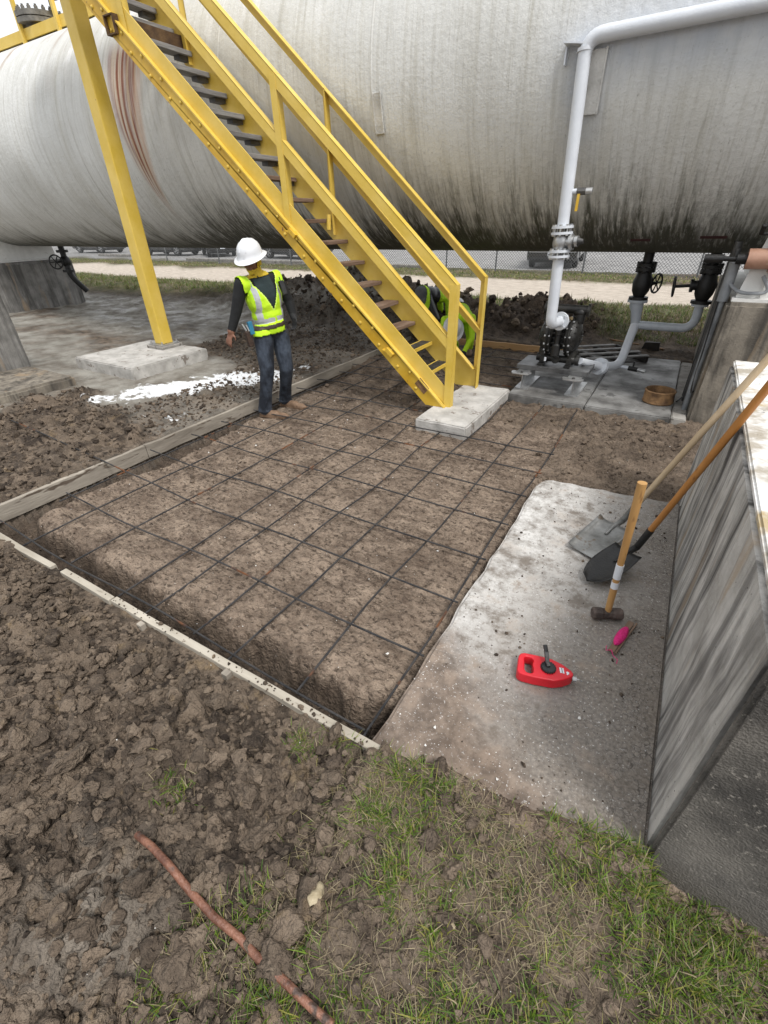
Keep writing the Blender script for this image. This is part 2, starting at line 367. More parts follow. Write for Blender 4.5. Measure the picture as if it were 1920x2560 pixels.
    hb = N.math('MULTIPLY', hb, N.rng(N.math('MAXIMUM', N.math('MULTIPLY', wet, .75), N.math('MAXIMUM', lot, N.math('MULTIPLY', lane, .6))), 0, 1, 1, .15))
    N.bump(hb, .9, .030)
    N.b.inputs['Specular IOR Level'].default_value = .3
    return N.out(col, rgh)
M_SOIL = soil_mat()
ground = struct(put('ground', polar_ground(), M_SOIL))

# backstop far ground haze-free tree line would be hidden by the tank: only the level lot is seen under it
# ---------------------------------------------------------------- shared materials
M_CONC  = mat('concrete', (.20,.185,.165), (.36,.34,.31), 5, .9, .35, 70, spots=(.13,.115,.10), spot_scale=9, spot_at=.60)
M_CONCL = mat('pale_concrete', (.34,.325,.30), (.52,.50,.47), 6, .9, .3, 60, spots=(.2,.17,.145), spot_scale=7, spot_at=.60)
M_YEL   = mat('yellow_paint', (.63,.43,.055), (.70,.50,.11), 3, .45, .1, 40, spots=(.16,.065,.025), spot_scale=16, spot_at=.72)
M_YELD  = mat('worn_yellow_paint', (.54,.31,.014), (.66,.43,.05), 3, .45, .12, 40, spots=(.20,.08,.025), spot_scale=11, spot_at=.67)
M_WOODG = mat('grey_weathered_wood', (.17,.165,.16), (.30,.29,.275), 9, .9, .3, 60, stretch=(1,.15,1))
M_WOODB = mat('brown_weathered_wood', (.10,.055,.032), (.22,.15,.105), 9, .9, .3, 60, stretch=(1,.15,1))
M_BOARD = mat('muddy_form_wood', (.30,.265,.21), (.52,.475,.40), 5, .85, .25, 60, stretch=(.2,1,1), spots=(.09,.065,.045), spot_scale=13, spot_at=.64)
M_BOARDL= mat('grey_form_wood', (.18,.155,.125), (.36,.32,.265), 5, .85, .25, 60, stretch=(1,.2,1), spots=(.10,.075,.055), spot_scale=12, spot_at=.61)
M_BOARDO= mat('orange_form_wood', (.33,.19,.08), (.50,.30,.14), 5, .8, .2, 60, stretch=(.2,1,1), spots=(.1,.06,.035), spot_scale=10)
M_REBAR = mat('dark_rebar', (.030,.031,.034), (.075,.07,.068), 8, .55, .6, 160, metal=.5, spots=(.21,.085,.035), spot_scale=2.2, spot_at=.60)
M_PIPE  = mat('white_pipe_paint', (.58,.605,.645), (.66,.685,.72), 4, .38, .1, 80)
M_PIPEG = mat('grey_pipe_paint', (.40,.43,.47), (.52,.55,.585), 4, .42, .1, 80)
M_BLACK = mat('black_cast_iron', (.005,.005,.005), (.016,.015,.014), 10, .5, .2, 90)
M_PUMP  = mat('black_pump_casting', (.012,.012,.012), (.04,.038,.034), 9, .38, .25, 110, metal=.3, spots=(.11,.095,.075), spot_scale=12, spot_at=.66)
M_STEEL = mat('bare_steel', (.34,.34,.34), (.52,.52,.51), 7, .38, .1, 60, metal=.7, spots=(.16,.13,.11), spot_scale=10, spot_at=.64)
M_DSTEEL= mat('dark_steel', (.05,.05,.05), (.11,.105,.10), 7, .5, .15, 60, metal=.4)
M_RUST  = mat('rusty_iron', (.085,.045,.022), (.30,.17,.075), 9, .85, .4, 70, spots=(.45,.33,.18), spot_scale=13, spot_at=.66)
M_SADL  = mat('white_saddle_paint', (.60,.59,.56), (.72,.71,.68), 4, .6, .15, 40, spots=(.30,.25,.2), spot_scale=6, spot_at=.66)
M_BOLT  = mat('yellow_bolt', (.5,.34,.04), (.66,.46,.08), 30, .5, 0)
M_RED   = mat('red_plastic', (.55,.008,.018), (.66,.015,.03), 9, .32, .05, 120, spots=(.40,.12,.11), spot_scale=22, spot_at=.70)

# ---------------------------------------------------------------- the tank
TY, TZ, TR = 7.30, 3.14, 1.695
def TK(px, py):                     # photo pixel -> point on the tank shell
    d = ray(px, py); a = d[1]**2+d[2]**2; b = -2*(TY*d[1]+(TZ-CAMH)*d[2]); c = TY**2+(TZ-CAMH)**2-TR**2
    t = (-b-math.sqrt(max(0, b*b-4*a*c)))/(2*a); return Vector((t*d[0], t*d[1], CAMH+t*d[2]))
def tnorm(p): return Vector((0, p.y-TY, p.z-TZ)).normalized()
def tank_v(p): return math.acos(max(-1, min(1, (TZ-p.z)/TR)))*TR
def tank_mat():
    N = NT('stained_white_tank_paint'); a = N.n('Attribute', attribute_name='shell').outputs['Vector']
    sx = N.n('SeparateXYZ'); N.t.links.new(a, sx.inputs[0]); U, V = sx.outputs[0], sx.outputs[1]
    o = N.obj()
    base = N.mix(N.rng(N.noise(a, .8, 6, .6), .35, .65), (.54,.535,.505), (.66,.66,.635))
    st1 = N.noise(N.mapv(a, (14, .7, 1)), 1.0, 8, .65, .3); st2 = N.noise(N.mapv(a, (34, 2.2, 1)), 1.0, 6, .7); st3 = N.noise(N.mapv(a, (3.5, .35, 1)), 1.0, 6, .6)
    col = N.mix(N.math('MULTIPLY', N.rng(st1, .50, .72), .55), base, (.36,.345,.295))
    col = N.mix(N.math('MULTIPLY', N.rng(st2, .56, .78), .45), col, (.27,.255,.215))
    col = N.mix(N.math('MULTIPLY', N.rng(st3, .52, .70), .35), col, (.40,.375,.30))
    chalk = N.math('MULTIPLY', N.rng(N.noise(N.mapv(a, (3, 1.3, 1)), 1.0, 5, .6), .55, .66), N.rng(V, 3.0, 3.9))
    col = N.mix(N.math('MULTIPLY', chalk, .75), col, (.80,.80,.80))
    # mildew climbing from the belly in ragged vertical tongues
    ton = N.math('MULTIPLY_ADD', N.math('SUBTRACT', N.noise(N.mapv(a, (5.5, .5, 1)), 1.0, 9, .72), .5), 2.6, 0)
    lev = N.math('ADD', N.math('MULTIPLY_ADD', N.math('SUBTRACT', N.noise(N.mapv(a, (.35, .1, 1)), 1.0, 3, .5), .5), 1.0, 1.42), N.rng(U, -10, -6.5, -.45, 0))
    md = N.math('SUBTRACT', N.math('ADD', lev, ton), V)
    hf = N.noise(N.mapv(a, (30, 4, 1)), 1.0, 8, .75)
    m1 = N.math('MULTIPLY', N.rng(md, -.25, .60), N.rng(N.math('MULTIPLY_ADD', N.rng(md, 0, 1.2), .16, hf), .40, .58))
    col = N.mix(N.math('MULTIPLY', m1, .95), col, N.mix(N.noise(a, 3, 5, .6), (.018,.019,.010), (.060,.060,.034)))
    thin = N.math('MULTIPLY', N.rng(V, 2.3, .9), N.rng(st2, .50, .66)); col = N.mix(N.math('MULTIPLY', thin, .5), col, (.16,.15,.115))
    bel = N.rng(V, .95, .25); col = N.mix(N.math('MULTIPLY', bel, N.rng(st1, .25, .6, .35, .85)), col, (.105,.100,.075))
    # rust runs below a fitting (thin parallel lines that close to one tail)
    pt, pm_, pb = TK(310, 110), TK(330, 270), TK(372, 440)
    vt, vm, vb = tank_v(pt), tank_v(pm_), tank_v(pb)
    cx = N.rng(V, vb-.6, vt, pb.x, pt.x+.05); hw = N.rng(V, vb-.5, vt-.2, .06, .52)
    du = N.math('DIVIDE', N.math('SUBTRACT', U, cx), hw); ad = N.math('ABSOLUTE', du)
    lines = N.math('MULTIPLY_ADD', N.math('SINE', N.math('MULTIPLY_ADD', du, 17.0, N.math('MULTIPLY', N.noise(N.mapv(a, (5, .25, 1)), 1, 4), 15))), .5, .5)
    run = N.math('MULTIPLY', N.math('MULTIPLY', N.rng(N.noise(N.mapv(a, (16, .5, 1)), 1.0, 4, .65), .30, .55, .25, 1), N.rng(ad, 1.05, .45)), N.math('MULTIPLY', N.rng(V, vb-.75, vb+.15), N.rng(V, vt+.12, vt-.12)))
    rc = N.mix(lines, (.45,.28,.14), (.19,.042,.010)); rc = N.mix(N.rng(du, .35, .8), rc, (.46,.20,.06))
    col = N.mix(N.math('MULTIPLY', run, N.rng(lines, 0, .8, .72, 1.0)), col, rc)
    # other tea-coloured runs at the crown, left
    ru2 = N.math('MULTIPLY', N.rng(N.noise(N.mapv(a, (2.2, .5, 1)), 1.0, 7, .65), .56, .70), N.math('MULTIPLY', N.rng(V, 3.2, 4.0), N.rng(U, -8.5, -10)))
    col = N.mix(N.math('MULTIPLY', ru2, .8), col, (.33,.22,.15))
    # blue-grey overspray from painting the riser pipe
    p0, p1 = TK(1465, 100), TK(1919, 0); zb = tank_v(TK(1480, 105))
    osx = N.math('MULTIPLY', N.rng(U, p0.x-.45, p0.x+.15), 1.0)
    oz = N.rng(N.math('ABSOLUTE', N.math('SUBTRACT', V, zb)), .42, .05)
    vx = N.rng(N.math('ABSOLUTE', N.math('SUBTRACT', U, p0.x+.02)), .26, .03); vz = N.math('MULTIPLY', N.rng(V, zb-1.0, zb-.4), N.rng(V, zb+.3, zb))
    osp = N.math('MAXIMUM', N.math('MULTIPLY', osx, oz), N.math('MULTIPLY', vx, vz))
    osp = N.math('MULTIPLY', osp, N.rng(N.noise(a, 4, 4, .6), .3, .6, .45, .9))
    col = N.mix(osp, col, N.mix(N.rng(N.math('SUBTRACT', V, zb), -.12, .12), (.34,.37,.42), (.62,.65,.70)))
    blis = N.noise(a, 16, 7, .7); spk = N.noise(N.mapv(a, (1, .45, 1)), 38, 4.5, .8); col = N.mix(N.math('MULTIPLY', N.rng(spk, .60, .70), N.rng(V, 4.2, 1.2, .25, .8)), col, (.15,.14,.11))
    N.bump(N.math('MULTIPLY_ADD', blis, .8, N.math('MULTIPLY', st2, .5)), .5, .025)
    return N.out(col, N.rng(st1, .3, .7, .50, .72))
def build_tank():
    t = thing('storage_tank', (-7, TY, TZ-TR), 'huge white horizontal cylindrical storage tank streaked with rust and black mildew', 'tank')
    nx, na = 120, 128; x0, x1 = -27, 6.5; vs_, fs, sh = [], [], []
    for i in range(nx+1):
        x = x0+(x1-x0)*i/nx
        for j in range(na):
            a = 2*math.pi*j/na; vs_.append((x, TY-TR*math.sin(a), TZ-TR*math.cos(a))); sh.append((x, TR*min(a, 2*math.pi-a), 0.0 if a <= math.pi else 40.0))
    for i in range(nx):
        for j in range(na): a, b = i*na+j, i*na+(j+1) % na; fs.append((a, a+na, b+na, b))
    for e, s in ((0, -1), (nx, 1)):      # domed heads
        prev = [e*na+j for j in range(na)]; xe = x0 if e == 0 else x1
        for k in range(1, 9):
            q = k/9*math.pi/2; rr = TR*math.cos(q); xx = xe+s*TR*.5*math.sin(q); cur = []
            for j in range(na):
                a = 2*math.pi*j/na; vs_.append((xx, TY-rr*math.sin(a), TZ-rr*math.cos(a))); sh.append((xx, rr*min(a, 2*math.pi-a), 0)); cur.append(len(vs_)-1)
            for j in range(na):
                f = (prev[j], cur[j], cur[(j+1) % na], prev[(j+1) % na]); fs.append(f if s > 0 else f[::-1])
            prev = cur
        fs.append(tuple(prev) if s < 0 else tuple(prev[::-1]))
    me = bpy.data.meshes.new('shell'); me.from_pydata(vs_, [], fs)
    at = me.attributes.new('shell', 'FLOAT_VECTOR', 'POINT'); at.data.foreach_set('vector', np.array(sh, np.float32).ravel())
    bm = bmesh.new(); bm.from_mesh(me); bmesh.ops.recalc_face_normals(bm, faces=bm.faces); bm.to_mesh(me); bm.free()
    MT = tank_mat(); put('shell', me, MT, t, smooth=True)
    # weld seams: slightly proud rings
    for px, py in ((928, 110), (215, 420), (560, 300)):
        xs = TK(px, py).x; m = MB(); n = 128; prof = [(-.016, 0), (-.008, .006), (.008, .006), (.016, 0)]
        for k, (dx, dr) in enumerate(prof):
            for j in range(n): a = 2*math.pi*j/n; m.v.append((xs+dx, TY-(TR+dr-.001)*math.sin(a), TZ-(TR+dr-.001)*math.cos(a)))
        for k in range(3):
            for j in range(n): a, b = k*n+j, k*n+(j+1) % n; m.f.append((a, b, b+n, a+n))
        o = m.build('weld_seam', None, t, smooth=True); s2 = o.data.attributes.new('shell', 'FLOAT_VECTOR', 'POINT')
        s2.data.foreach_set('vector', np.array([(v.co.x, TR*math.acos(max(-1, min(1, (TZ-v.co.z)/TR/1.01))), 0) for v in o.data.vertices], np.float32).ravel()); o.data.materials.append(MT)
    # welded patch plates
    for (px, py, w, h, tl) in ((946, 283, .10, .34, .02), (1486, 205, .13, .42, -.03)):
        p = TK(px, py); n = tnorm(p); up = n.cross(Vector((1, 0, 0))).normalized(); up = up if up.z > 0 else -up
        xa = Vector((1, 0, 0))*math.cos(tl)+up*math.sin(tl); ya = n.cross(xa); M = Matrix((xa, ya, n)).transposed()
        pl = MB().box(p+n*.004, (w, h, .016), M).build('patch_plate', MPATCH, t, bevel=.004)
        fr = MB()
        for s in (-1, 1): fr.box(p+n*.012+xa*s*w/2, (.014, h+.014, .014), M)
        fr.box(p+n*.012-ya*h/2, (w, .014, .014), M); fr.build('weld_bead', MPATCH, pl)
    for (px0, px1, py) in ((1576, 1626, 600), (1750, 1818, 593)):
        a, b = TK(px0, py), TK(px1, py); n = tnorm(a); M = Matrix((Vector((1,0,0)), n.cross(Vector((1,0,0))), n)).transposed()
        MB().box((a+b)/2+n*.002, ((b-a).x, .05, .004), M).build('marker_strip', M_MARK, t)
    # manway on the crown
    mw = YP(107, 62, TY-.1); mx = mw.x; ztop = TZ+TR
    m = MB(); m.cyl((mx, TY-.1, ztop-.15), (mx, TY-.1, ztop+.20), .30, 28); m.cyl((mx, TY-.1, ztop+.20), (mx, TY-.1, ztop+.27), .42, 32); m.cyl((mx, TY-.1, ztop+.285), (mx, TY-.1, ztop+.36), .42, 32)
    mo = m.build('manway', M_DIRT, t, smooth=True)
    bm_ = MB().cyl((0,0,-.1), (0,0,.11), .022, 6); bm_.cyl((0,0,.03), (0,0,.085), .036, 6); bme = bm_.mesh('bolt'); bme.materials.append(M_DIRT)
    for k in range(20):
        a = 2*math.pi*k/20; o = bpy.data.objects.new('bolt', bme); C.objects.link(o); o.parent = mo; o.location = (mx+.37*math.cos(a), TY-.1+.37*math.sin(a), ztop+.32)
    rz = YP(137, 12, TY-.05)
    m = MB(); m.cyl((rz.x, TY-.1, ztop+.36), (rz.x, TY-.1, ztop+.55), .05, 12); m.lathe([(.05,0),(.12,.02),(.13,.08),(.10,.14),(.12,.2),(.06,.24)], (rz.x, TY-.1, ztop+.5)); m.cyl((rz.x, TY-.1, ztop+.7), (rz.x, TY-.1, ztop+.95), .05, 12)
    m.build('relief_valve', M_DIRT, t, smooth=True)
    return t
MPATCH = mat('patch_paint', (.46,.45,.42), (.60,.59,.56), 8, .7, .3, 50)
M_MARK = mat('dark_red_marker', (.055,.016,.016), (.09,.03,.03), 8, .6, .1)
M_DIRT = mat('grimy_iron', (.10,.095,.085), (.21,.20,.18), 8, .8, .3, 50)
build_tank()

# walkway beam and posts along the crown
w = thing('tank_walkway', (-13, 6.9, 4.8), 'yellow steel walkway curb with posts along the tank crown', 'walkway')
wy = 6.86; wz = CAMH+wy*.4294
MB().bx(-26, -7.2, wy, wy+.03, wz+.03, wz+.18).build('side_beam', M_YEL, w); MB().bx(-26, -7.2, wy+.03, wy+.85, wz+.145, wz+.175).build('deck', M_YEL, w)
for px in (59, 155, 300, -60): 
    b = YP(px if px != 59 else 58, 78, wy); MB().beam((b.x, wy-.03, wz-.03), (b.x, wy-.03, wz+1.2), .06, .06, (0,1,0)).build('post', M_YEL, w)
MB().beam((-26, wy-.03, wz+1.2), (-7.2, wy-.03, wz+1.2), .05, .05).build('handrail', M_YEL, w)

# ---------------------------------------------------------------- concrete: piers, slabs, pads
def streak_conc(name, c1, c2, dark, amt=.9, white=0.0):
    N = NT(name); o = N.obj()
    col = N.mix(N.rng(N.noise(o, 3.2, 8, .65), .35, .65), c1, c2)
    s1 = N.noise(N.mapv(o, (3.4, 3.4, .34)), 1.6, 8, .66, .6); s2 = N.noise(N.mapv(o, (9, 9, .6)), 1.0, 7, .7)
    col = N.mix(N.math('MULTIPLY', N.rng(s1, .46, .64), amt), col, dark)
    col = N.mix(N.math('MULTIPLY', N.rng(s2, .52, .64), amt*.65), col, (dark[0]*1.2, dark[1]*1.2, dark[2]*1.2))
    col = N.mix(N.math('MULTIPLY', N.rng(N.noise(N.mapv(o, (3,3,.4), (5,1,2)), 1.3, 7, .66), .57, .66), .55), col, (.33,.235,.14))
    pit = N.rng(N.vor(o, 26), .10, .04); pit = N.math('MULTIPLY', pit, N.rng(N.noise(o, 3, 2), .52, .56)); col = N.mix(pit, col, (.03,.026,.022))
    N.bump(N.math('SUBTRACT', N.math('MULTIPLY_ADD', N.noise(o, 42, 7, .7), .6, N.math('MULTIPLY', N.noise(o, 8, 4, .6), .6)), N.math('MULTIPLY', pit, .5)), .5, .02)
    return N.out(col, .92)
M_PIER = streak_conc('stained_pier_concrete', (.33,.315,.29), (.55,.53,.50), (.060,.056,.053), .95)
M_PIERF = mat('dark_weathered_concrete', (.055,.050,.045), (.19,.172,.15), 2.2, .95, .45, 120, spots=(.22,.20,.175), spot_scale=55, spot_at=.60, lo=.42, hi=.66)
M_PIER2 = streak_conc('brown_pier_concrete', (.15,.13,.105), (.29,.255,.205), (.050,.044,.037), .9)
M_PIER3 = streak_conc('dark_pier_concrete', (.15,.145,.135), (.27,.26,.245), (.06,.057,.053), .8)
def top_mat():
    N = NT('whitewashed_concrete_top'); o = N.obj()
    c = N.mix(N.rng(N.noise(o, 4, 8, .68), .40, .55), (.36,.32,.26), (.74,.73,.71)); c = N.mix(N.rng(N.noise(o, 2.6, 7, .7), .58, .66), c, (.42,.33,.19)); c = N.mix(N.rng(N.noise(o, 17, 6, .7), .62, .70), c, (.10,.09,.08))
    N.bump(N.noise(o, 50, 6, .7), .3, .015); return N.out(c, .85)
M_TOP = top_mat()
def rough_box(name, x0, x1, y0, y1, z0, z1, mt, parent=None, n=.012, res=.07, bev=.015, seed=1, batter=(0,0,0,0), flat_top=False):
    """concrete block: subdivided box with worn edges and slightly uneven faces"""
    bm = bmesh.new(); bmesh.ops.create_cube(bm, size=1)
    for v in bm.verts:
        t = v.co.z+.5; v.co = Vector((x0 if v.co.x < 0 else x1, y0 if v.co.y < 0 else y1, z0 if v.co.z < 0 else z1))
        if t > .5:
            v.co.x += batter[0] if v.co.x == x0 else batter[1]; v.co.y += batter[2] if v.co.y == y0 else batter[3]
    bmesh.ops.bevel(bm, geom=bm.edges[:], offset=bev, segments=2, affect='EDGES')
    for ax, (a, b) in enumerate(((x0, x1), (y0, y1), (z0, z1))):
        k = int((b-a)/res)
        for i in range(1, min(k, 60)):
            co = [0, 0, 0]; no = [0, 0, 0]; co[ax] = a+(b-a)*i/k; no[ax] = 1
            bmesh.ops.bisect_plane(bm, geom=bm.verts[:]+bm.edges[:]+bm.faces[:], plane_co=co, plane_no=no)
    bm.normal_update(); P = np.array([v.co[:] for v in bm.verts])
    d1 = fbm(P[:,0]*6+P[:,2]*5, P[:,1]*6+P[:,2]*3.3, 3, seed)-.5; d2 = fbm(P[:,0]*17+P[:,2]*11, P[:,1]*17-P[:,2]*13, 2, seed+3)-.5
    for v, a, b in zip(bm.verts, d1, d2): v.co += v.normal*float(a*2*n+b*n)
    me = bpy.data.meshes.new(name); bm.to_mesh(me); bm.free()
    return put(name, me, mt, parent, smooth=True)

# near right pier
t = thing('concrete_pier', (.9, 2.5, 0), 'tall pale concrete pier with dark streaks and whitewashed top, right foreground', 'pier')
rough_box('wall', .395, 1.5, 1.05, 3.93, -.25, .985, M_PIER, t, .006, .09, .02, 3)
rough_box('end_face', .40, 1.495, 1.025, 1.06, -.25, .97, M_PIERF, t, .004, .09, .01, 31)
rough_box('cap', .405, 1.49, 1.06, 3.92, .975, 1.003, M_TOP, t, .003, .09, .008, 4)
# right pier under the tank
t = thing('concrete_pier', (.9, 7.3, 0), 'brown stained concrete pier under the right end of the tank', 'pier')
rough_box('wall', .37, 1.55, 5.75, 8.85, -.2, 1.12, M_PIER2, t, .006, .12, .03, 5)
sd_ = thing('tank_saddle', (.9, 7.6, 1.12), 'white painted steel saddle plate between tank and right concrete pier', 'saddle')
# saddle: web plate with a leaning left edge, base plate and stiffener
MB().bx(  .40, 1.5, 5.82, 8.8, 1.122, 1.15).build('base_plate', M_SADL, sd_)
def arc(a0, a1, n, r): return [(TY-r*math.sin(a), TZ-r*math.cos(a)) for a in np.linspace(a0, a1, n)]
sw = [(5.9, 1.15)] + arc(.97, -.97, 24, TR+.012) + [(8.7, 1.15)]
MB().prism(sw, 0, .62, .66).build('web_plate', M_SADL, sd_)
fl = [(.43, 1.15), (1.5, 1.15), (1.5, 2.55), (.62, 2.55), (.52, 1.7)]
MB().prism([(x, z) for x, z in fl], 1, 5.92, 5.945).build('end_plate', M_SADL, sd_)
# left far pier and saddle
t = thing('concrete_pier', (-15.8, 7.1, 0), 'dark grey concrete pier under the far left end of the tank', 'pier')
rough_box('wall', -16.6, -15.2, 5.7, 8.08, -.25, 1.10, M_PIER3, t, .02, .2, .05, 6, batter=(0, -.02, 0, 0))
sd2 = thing('tank_saddle', (-15.8, 7.1, 1.1), 'pale grey steel saddle on the dark far left pier', 'saddle')
MB().bx(-16.4, -15.35, 5.8, 7.9, 1.105, 1.14).build('base_plate', M_SADL, sd2)
sw2 = [(5.92, 1.14)] + arc(.92, -.3, 18, TR+.012) + [(7.85, 1.14)]
for x in (-16.2, -15.55): MB().prism(sw2, 0, x, x+.03).build('web_plate', M_SADL, sd2)
vb_ = thing('hand_valve', (-15.05, 7.3, .9), 'black hand wheel valve hanging beside the far left pier', 'valve')
p = YP(140, 655, 7.2); q = YP(128, 643, 7.1)
m = MB(); ring = [p+Vector((.0, .16*math.cos(a), .16*math.sin(a))) for a in np.linspace(0, 2*math.pi, 20)]; m.tube(ring, .018, 6)
for a in (0, 1.05, 2.1): m.cyl(p-Vector((0,.16*math.cos(a),.16*math.sin(a))), p+Vector((0,.16*math.cos(a),.16*math.sin(a))), .012, 6)
vo = m.build('hand_wheel', M_BLACK, vb_, smooth=True)
m = MB(); m.cyl(p, p+Vector((-.15,.35,0)), .03, 8); m.ell(p+Vector((-.1,.3,0)), (.1,.13,.14)); m.tube(bend([p+Vector((-.1,.3,.5)), p+Vector((-.1,.3,-.35)), p+Vector((-.0,.55,-.75))], .15), .07, 10); m.cyl(p+Vector((-.1,.3,-.2)), p+Vector((-.1,.3,-.26)), .14, 14); m.cyl(p+Vector((-.1,.3,.2)), p+Vector((-.1,.3,.26)), .14, 14)
m.build('valve_body', M_BLACK, vb_, smooth=True)
# left near pier on its plinth
t = thing('concrete_pier', (-8.5, 2.4, 0), 'concrete pier on a wide plinth at the left edge', 'pier')
c = G(80, 913, .10)
rough_box('wall', c.x-1.3, c.x, .4, c.y, .05, 1.6, M_PIER3, t, .006, .15, .03, 8)
rough_box('plinth', c.x-1.5, G(181, 941, .1).x, .3, G(95, 920, .1).y+.02, -.2, .10, M_PIER2, t, .01, .15, .03, 9)

# near slab
def slab_mat():
    N = NT('mud_smeared_slab'); o = N.obj(); sy = N.n('SeparateXYZ'); N.t.links.new(o, sy.inputs[0]); X, Y = sy.outputs[0], sy.outputs[1]
    nb = N.noise(o, 1.9, 7, .65); nm = N.noise(o, 9, 8, .7); nf = N.noise(o, 60, 6, .72)
    c = N.mix(N.rng(N.math('MULTIPLY_ADD', nb, .5, N.math('MULTIPLY', nm, .55)), .42, .60), (.19,.165,.14), (.60,.585,.56))
    c = N.mix(N.math('MULTIPLY', N.rng(N.noise(o, 24, 4.5, .75), .52, .64), .6), c, (.17,.145,.12))
    # trodden mud: more towards the wall and the near end
    am = N.math('ADD', N.math('MULTIPLY_ADD', X, .52, N.math('MULTIPLY', N.rng(Y, 2.6, 1.0), .30)), N.math('MULTIPLY', N.math('SUBTRACT', nb, .5), 1.1))
    am = N.math('ADD', am, N.math('MULTIPLY', N.math('SUBTRACT', nm, .5), .7))
    c = N.mix(N.math('MULTIPLY', N.rng(am, -.12, .22), .88), c, N.mix(N.rng(nf, .35, .65), (.095,.078,.063), (.235,.20,.165)))
    c = N.mix(N.math('MULTIPLY', N.rng(N.math('ADD', N.math('MULTIPLY_ADD', X, -.9, N.math('MULTIPLY', Y, -1)), N.math('MULTIPLY', nb, .9)), -.75, -.45), .9), c, N.mix(N.rng(nm, .4, .6), (.10,.07,.05), (.21,.155,.115)))
    c = N.mix(N.math('MULTIPLY', N.rng(N.noise(o, 4.5, 6, .7), .55, .68), .55), c, (.30,.235,.18))
    wv = N.n('VectorMath', operation='ADD'); N.set(wv.inputs[0], o); wn_ = N.n('TexNoise'); N.set(wn_.inputs[0], o); wn_.inputs['Scale'].default_value = 30; wv2 = N.n('VectorMath', operation='SCALE'); N.set(wv2.inputs[0], wn_.outputs['Color']); wv2.inputs['Scale'].default_value = .03; N.set(wv.inputs[1], wv2.outputs[0])
    cr = N.rng(N.vor(wv.outputs[0], 46, 'DISTANCE_TO_EDGE'), .07, .01); cr = N.math('MULTIPLY', cr, N.math('MULTIPLY', N.rng(X, .16, .30), N.rng(nm, .42, .58))); c = N.mix(N.math('MULTIPLY', cr, .8), c, (.05,.042,.035))
    sp = N.math('MULTIPLY', N.rng(N.noise(o, 75, 4.5, .8), .60, .66), N.rng(nb, .36, .56)); c = N.mix(sp, c, (.75,.74,.72))
    dk = N.rng(N.noise(o, 27, 6, .75), .655, .69); c = N.mix(N.math('MULTIPLY', dk, .9), c, (.05,.038,.028))
    N.bump(N.math('SUBTRACT', N.math('MULTIPLY_ADD', nf, .5, N.math('MULTIPLY', nm, .6)), N.math('MULTIPLY', cr, .5)), .5, .015)
    return N.out(c, N.rng(nb, .35, .6, .9, .6))
M_SLAB = slab_mat()
def slab():
    out = [G(*q) for q in ((1352,1192),(1420,1203),(1530,1222),(1640,1243),(1700,1258))]
    x0 = -.635; poly = [(x0-.01, .62), (.40, .62), (.40, out[-1].y)]
    rnd = random.Random(3); up = []
    for i in range(13):
        f = i/12; x = .40+(x0+.10-.40)*f; y = out[-1].y + (out[0].y-out[-1].y)*f + rnd.uniform(-.012, .012); up.append((x, y))
    poly += up[1:] + [(x0+.035, out[0].y-.03), (x0+.005, out[0].y-.10)]
    y = out[0].y-.2
    while y > .8: poly.append((x0+rnd.uniform(-.009, .009)-.008*math.sin(y*2), y)); y -= .13
    bm = bmesh.new(); bot = [bm.verts.new((a, b, -.22)) for a, b in poly]; f = bm.faces.new(bot); bm.normal_update()
    r = bmesh.ops.extrude_face_region(bm, geom=[f]); 
    for e in r['geom']:
        if isinstance(e, bmesh.types.BMVert): e.co.z = -.002
    top = [e for e in bm.edges if all(v.co.z > -.1 for v in e.verts)]
    bmesh.ops.bevel(bm, geom=top, offset=.018, segments=3, affect='EDGES'); bmesh.ops.recalc_face_normals(bm, faces=bm.faces)
    me = bpy.data.meshes.new('concrete_slab'); bm.to_mesh(me); bm.free()
    o = put('concrete_slab', me, M_SLAB, smooth=True)
    return tag(o, 'mottled pale concrete slab beside the rebar, dusted white and smeared with mud', 'slab')
slab()
# staircase foot block
a = G(1043,1030); b = G(1156,1050); c = G(1247,960)
o = rough_box('concrete_block', -2.15, -1.56, 4.17, 5.60, -.16, .04, M_CONCL, None, .012, .06, .015, 12); tag(o, 'small chipped concrete block under the foot of the yellow stairs', 'concrete block')
# column pad
a = G(211,905,.14); b = G(323,928,.14); c = G(506,878,.14)
M = None
o = rough_box('concrete_pad', -7.93, -6.47, 3.74, 5.10, -.12, .14, M_CONCL, None, .008, .09, .015, 13); tag(o, 'low square concrete pad under the tall yellow column', 'concrete pad')
# pump pad
M_PAD = mat('damp_pad_concrete', (.070,.066,.061), (.27,.265,.252), 2.2, .75, .3, 60, spots=(.10,.095,.09), spot_scale=5, spot_at=.58, r2=.5)
t = thing('pump_pad', (-.6, 7, 0), 'wide grey concrete pad under the pump and its piping', 'concrete pad')
for x0, x1 in ((-1.58, -.665), (-.655, .215)): rough_box('pad_panel', x0, x1, 5.55, 8.72, -.2, -.004, M_PAD, t, .006, .12, .012, 14)
rough_box('edge_strip', .225, .368, 5.62, 8.72, -.2, -.02, M_CONC, t, .006, .12, .01, 15)
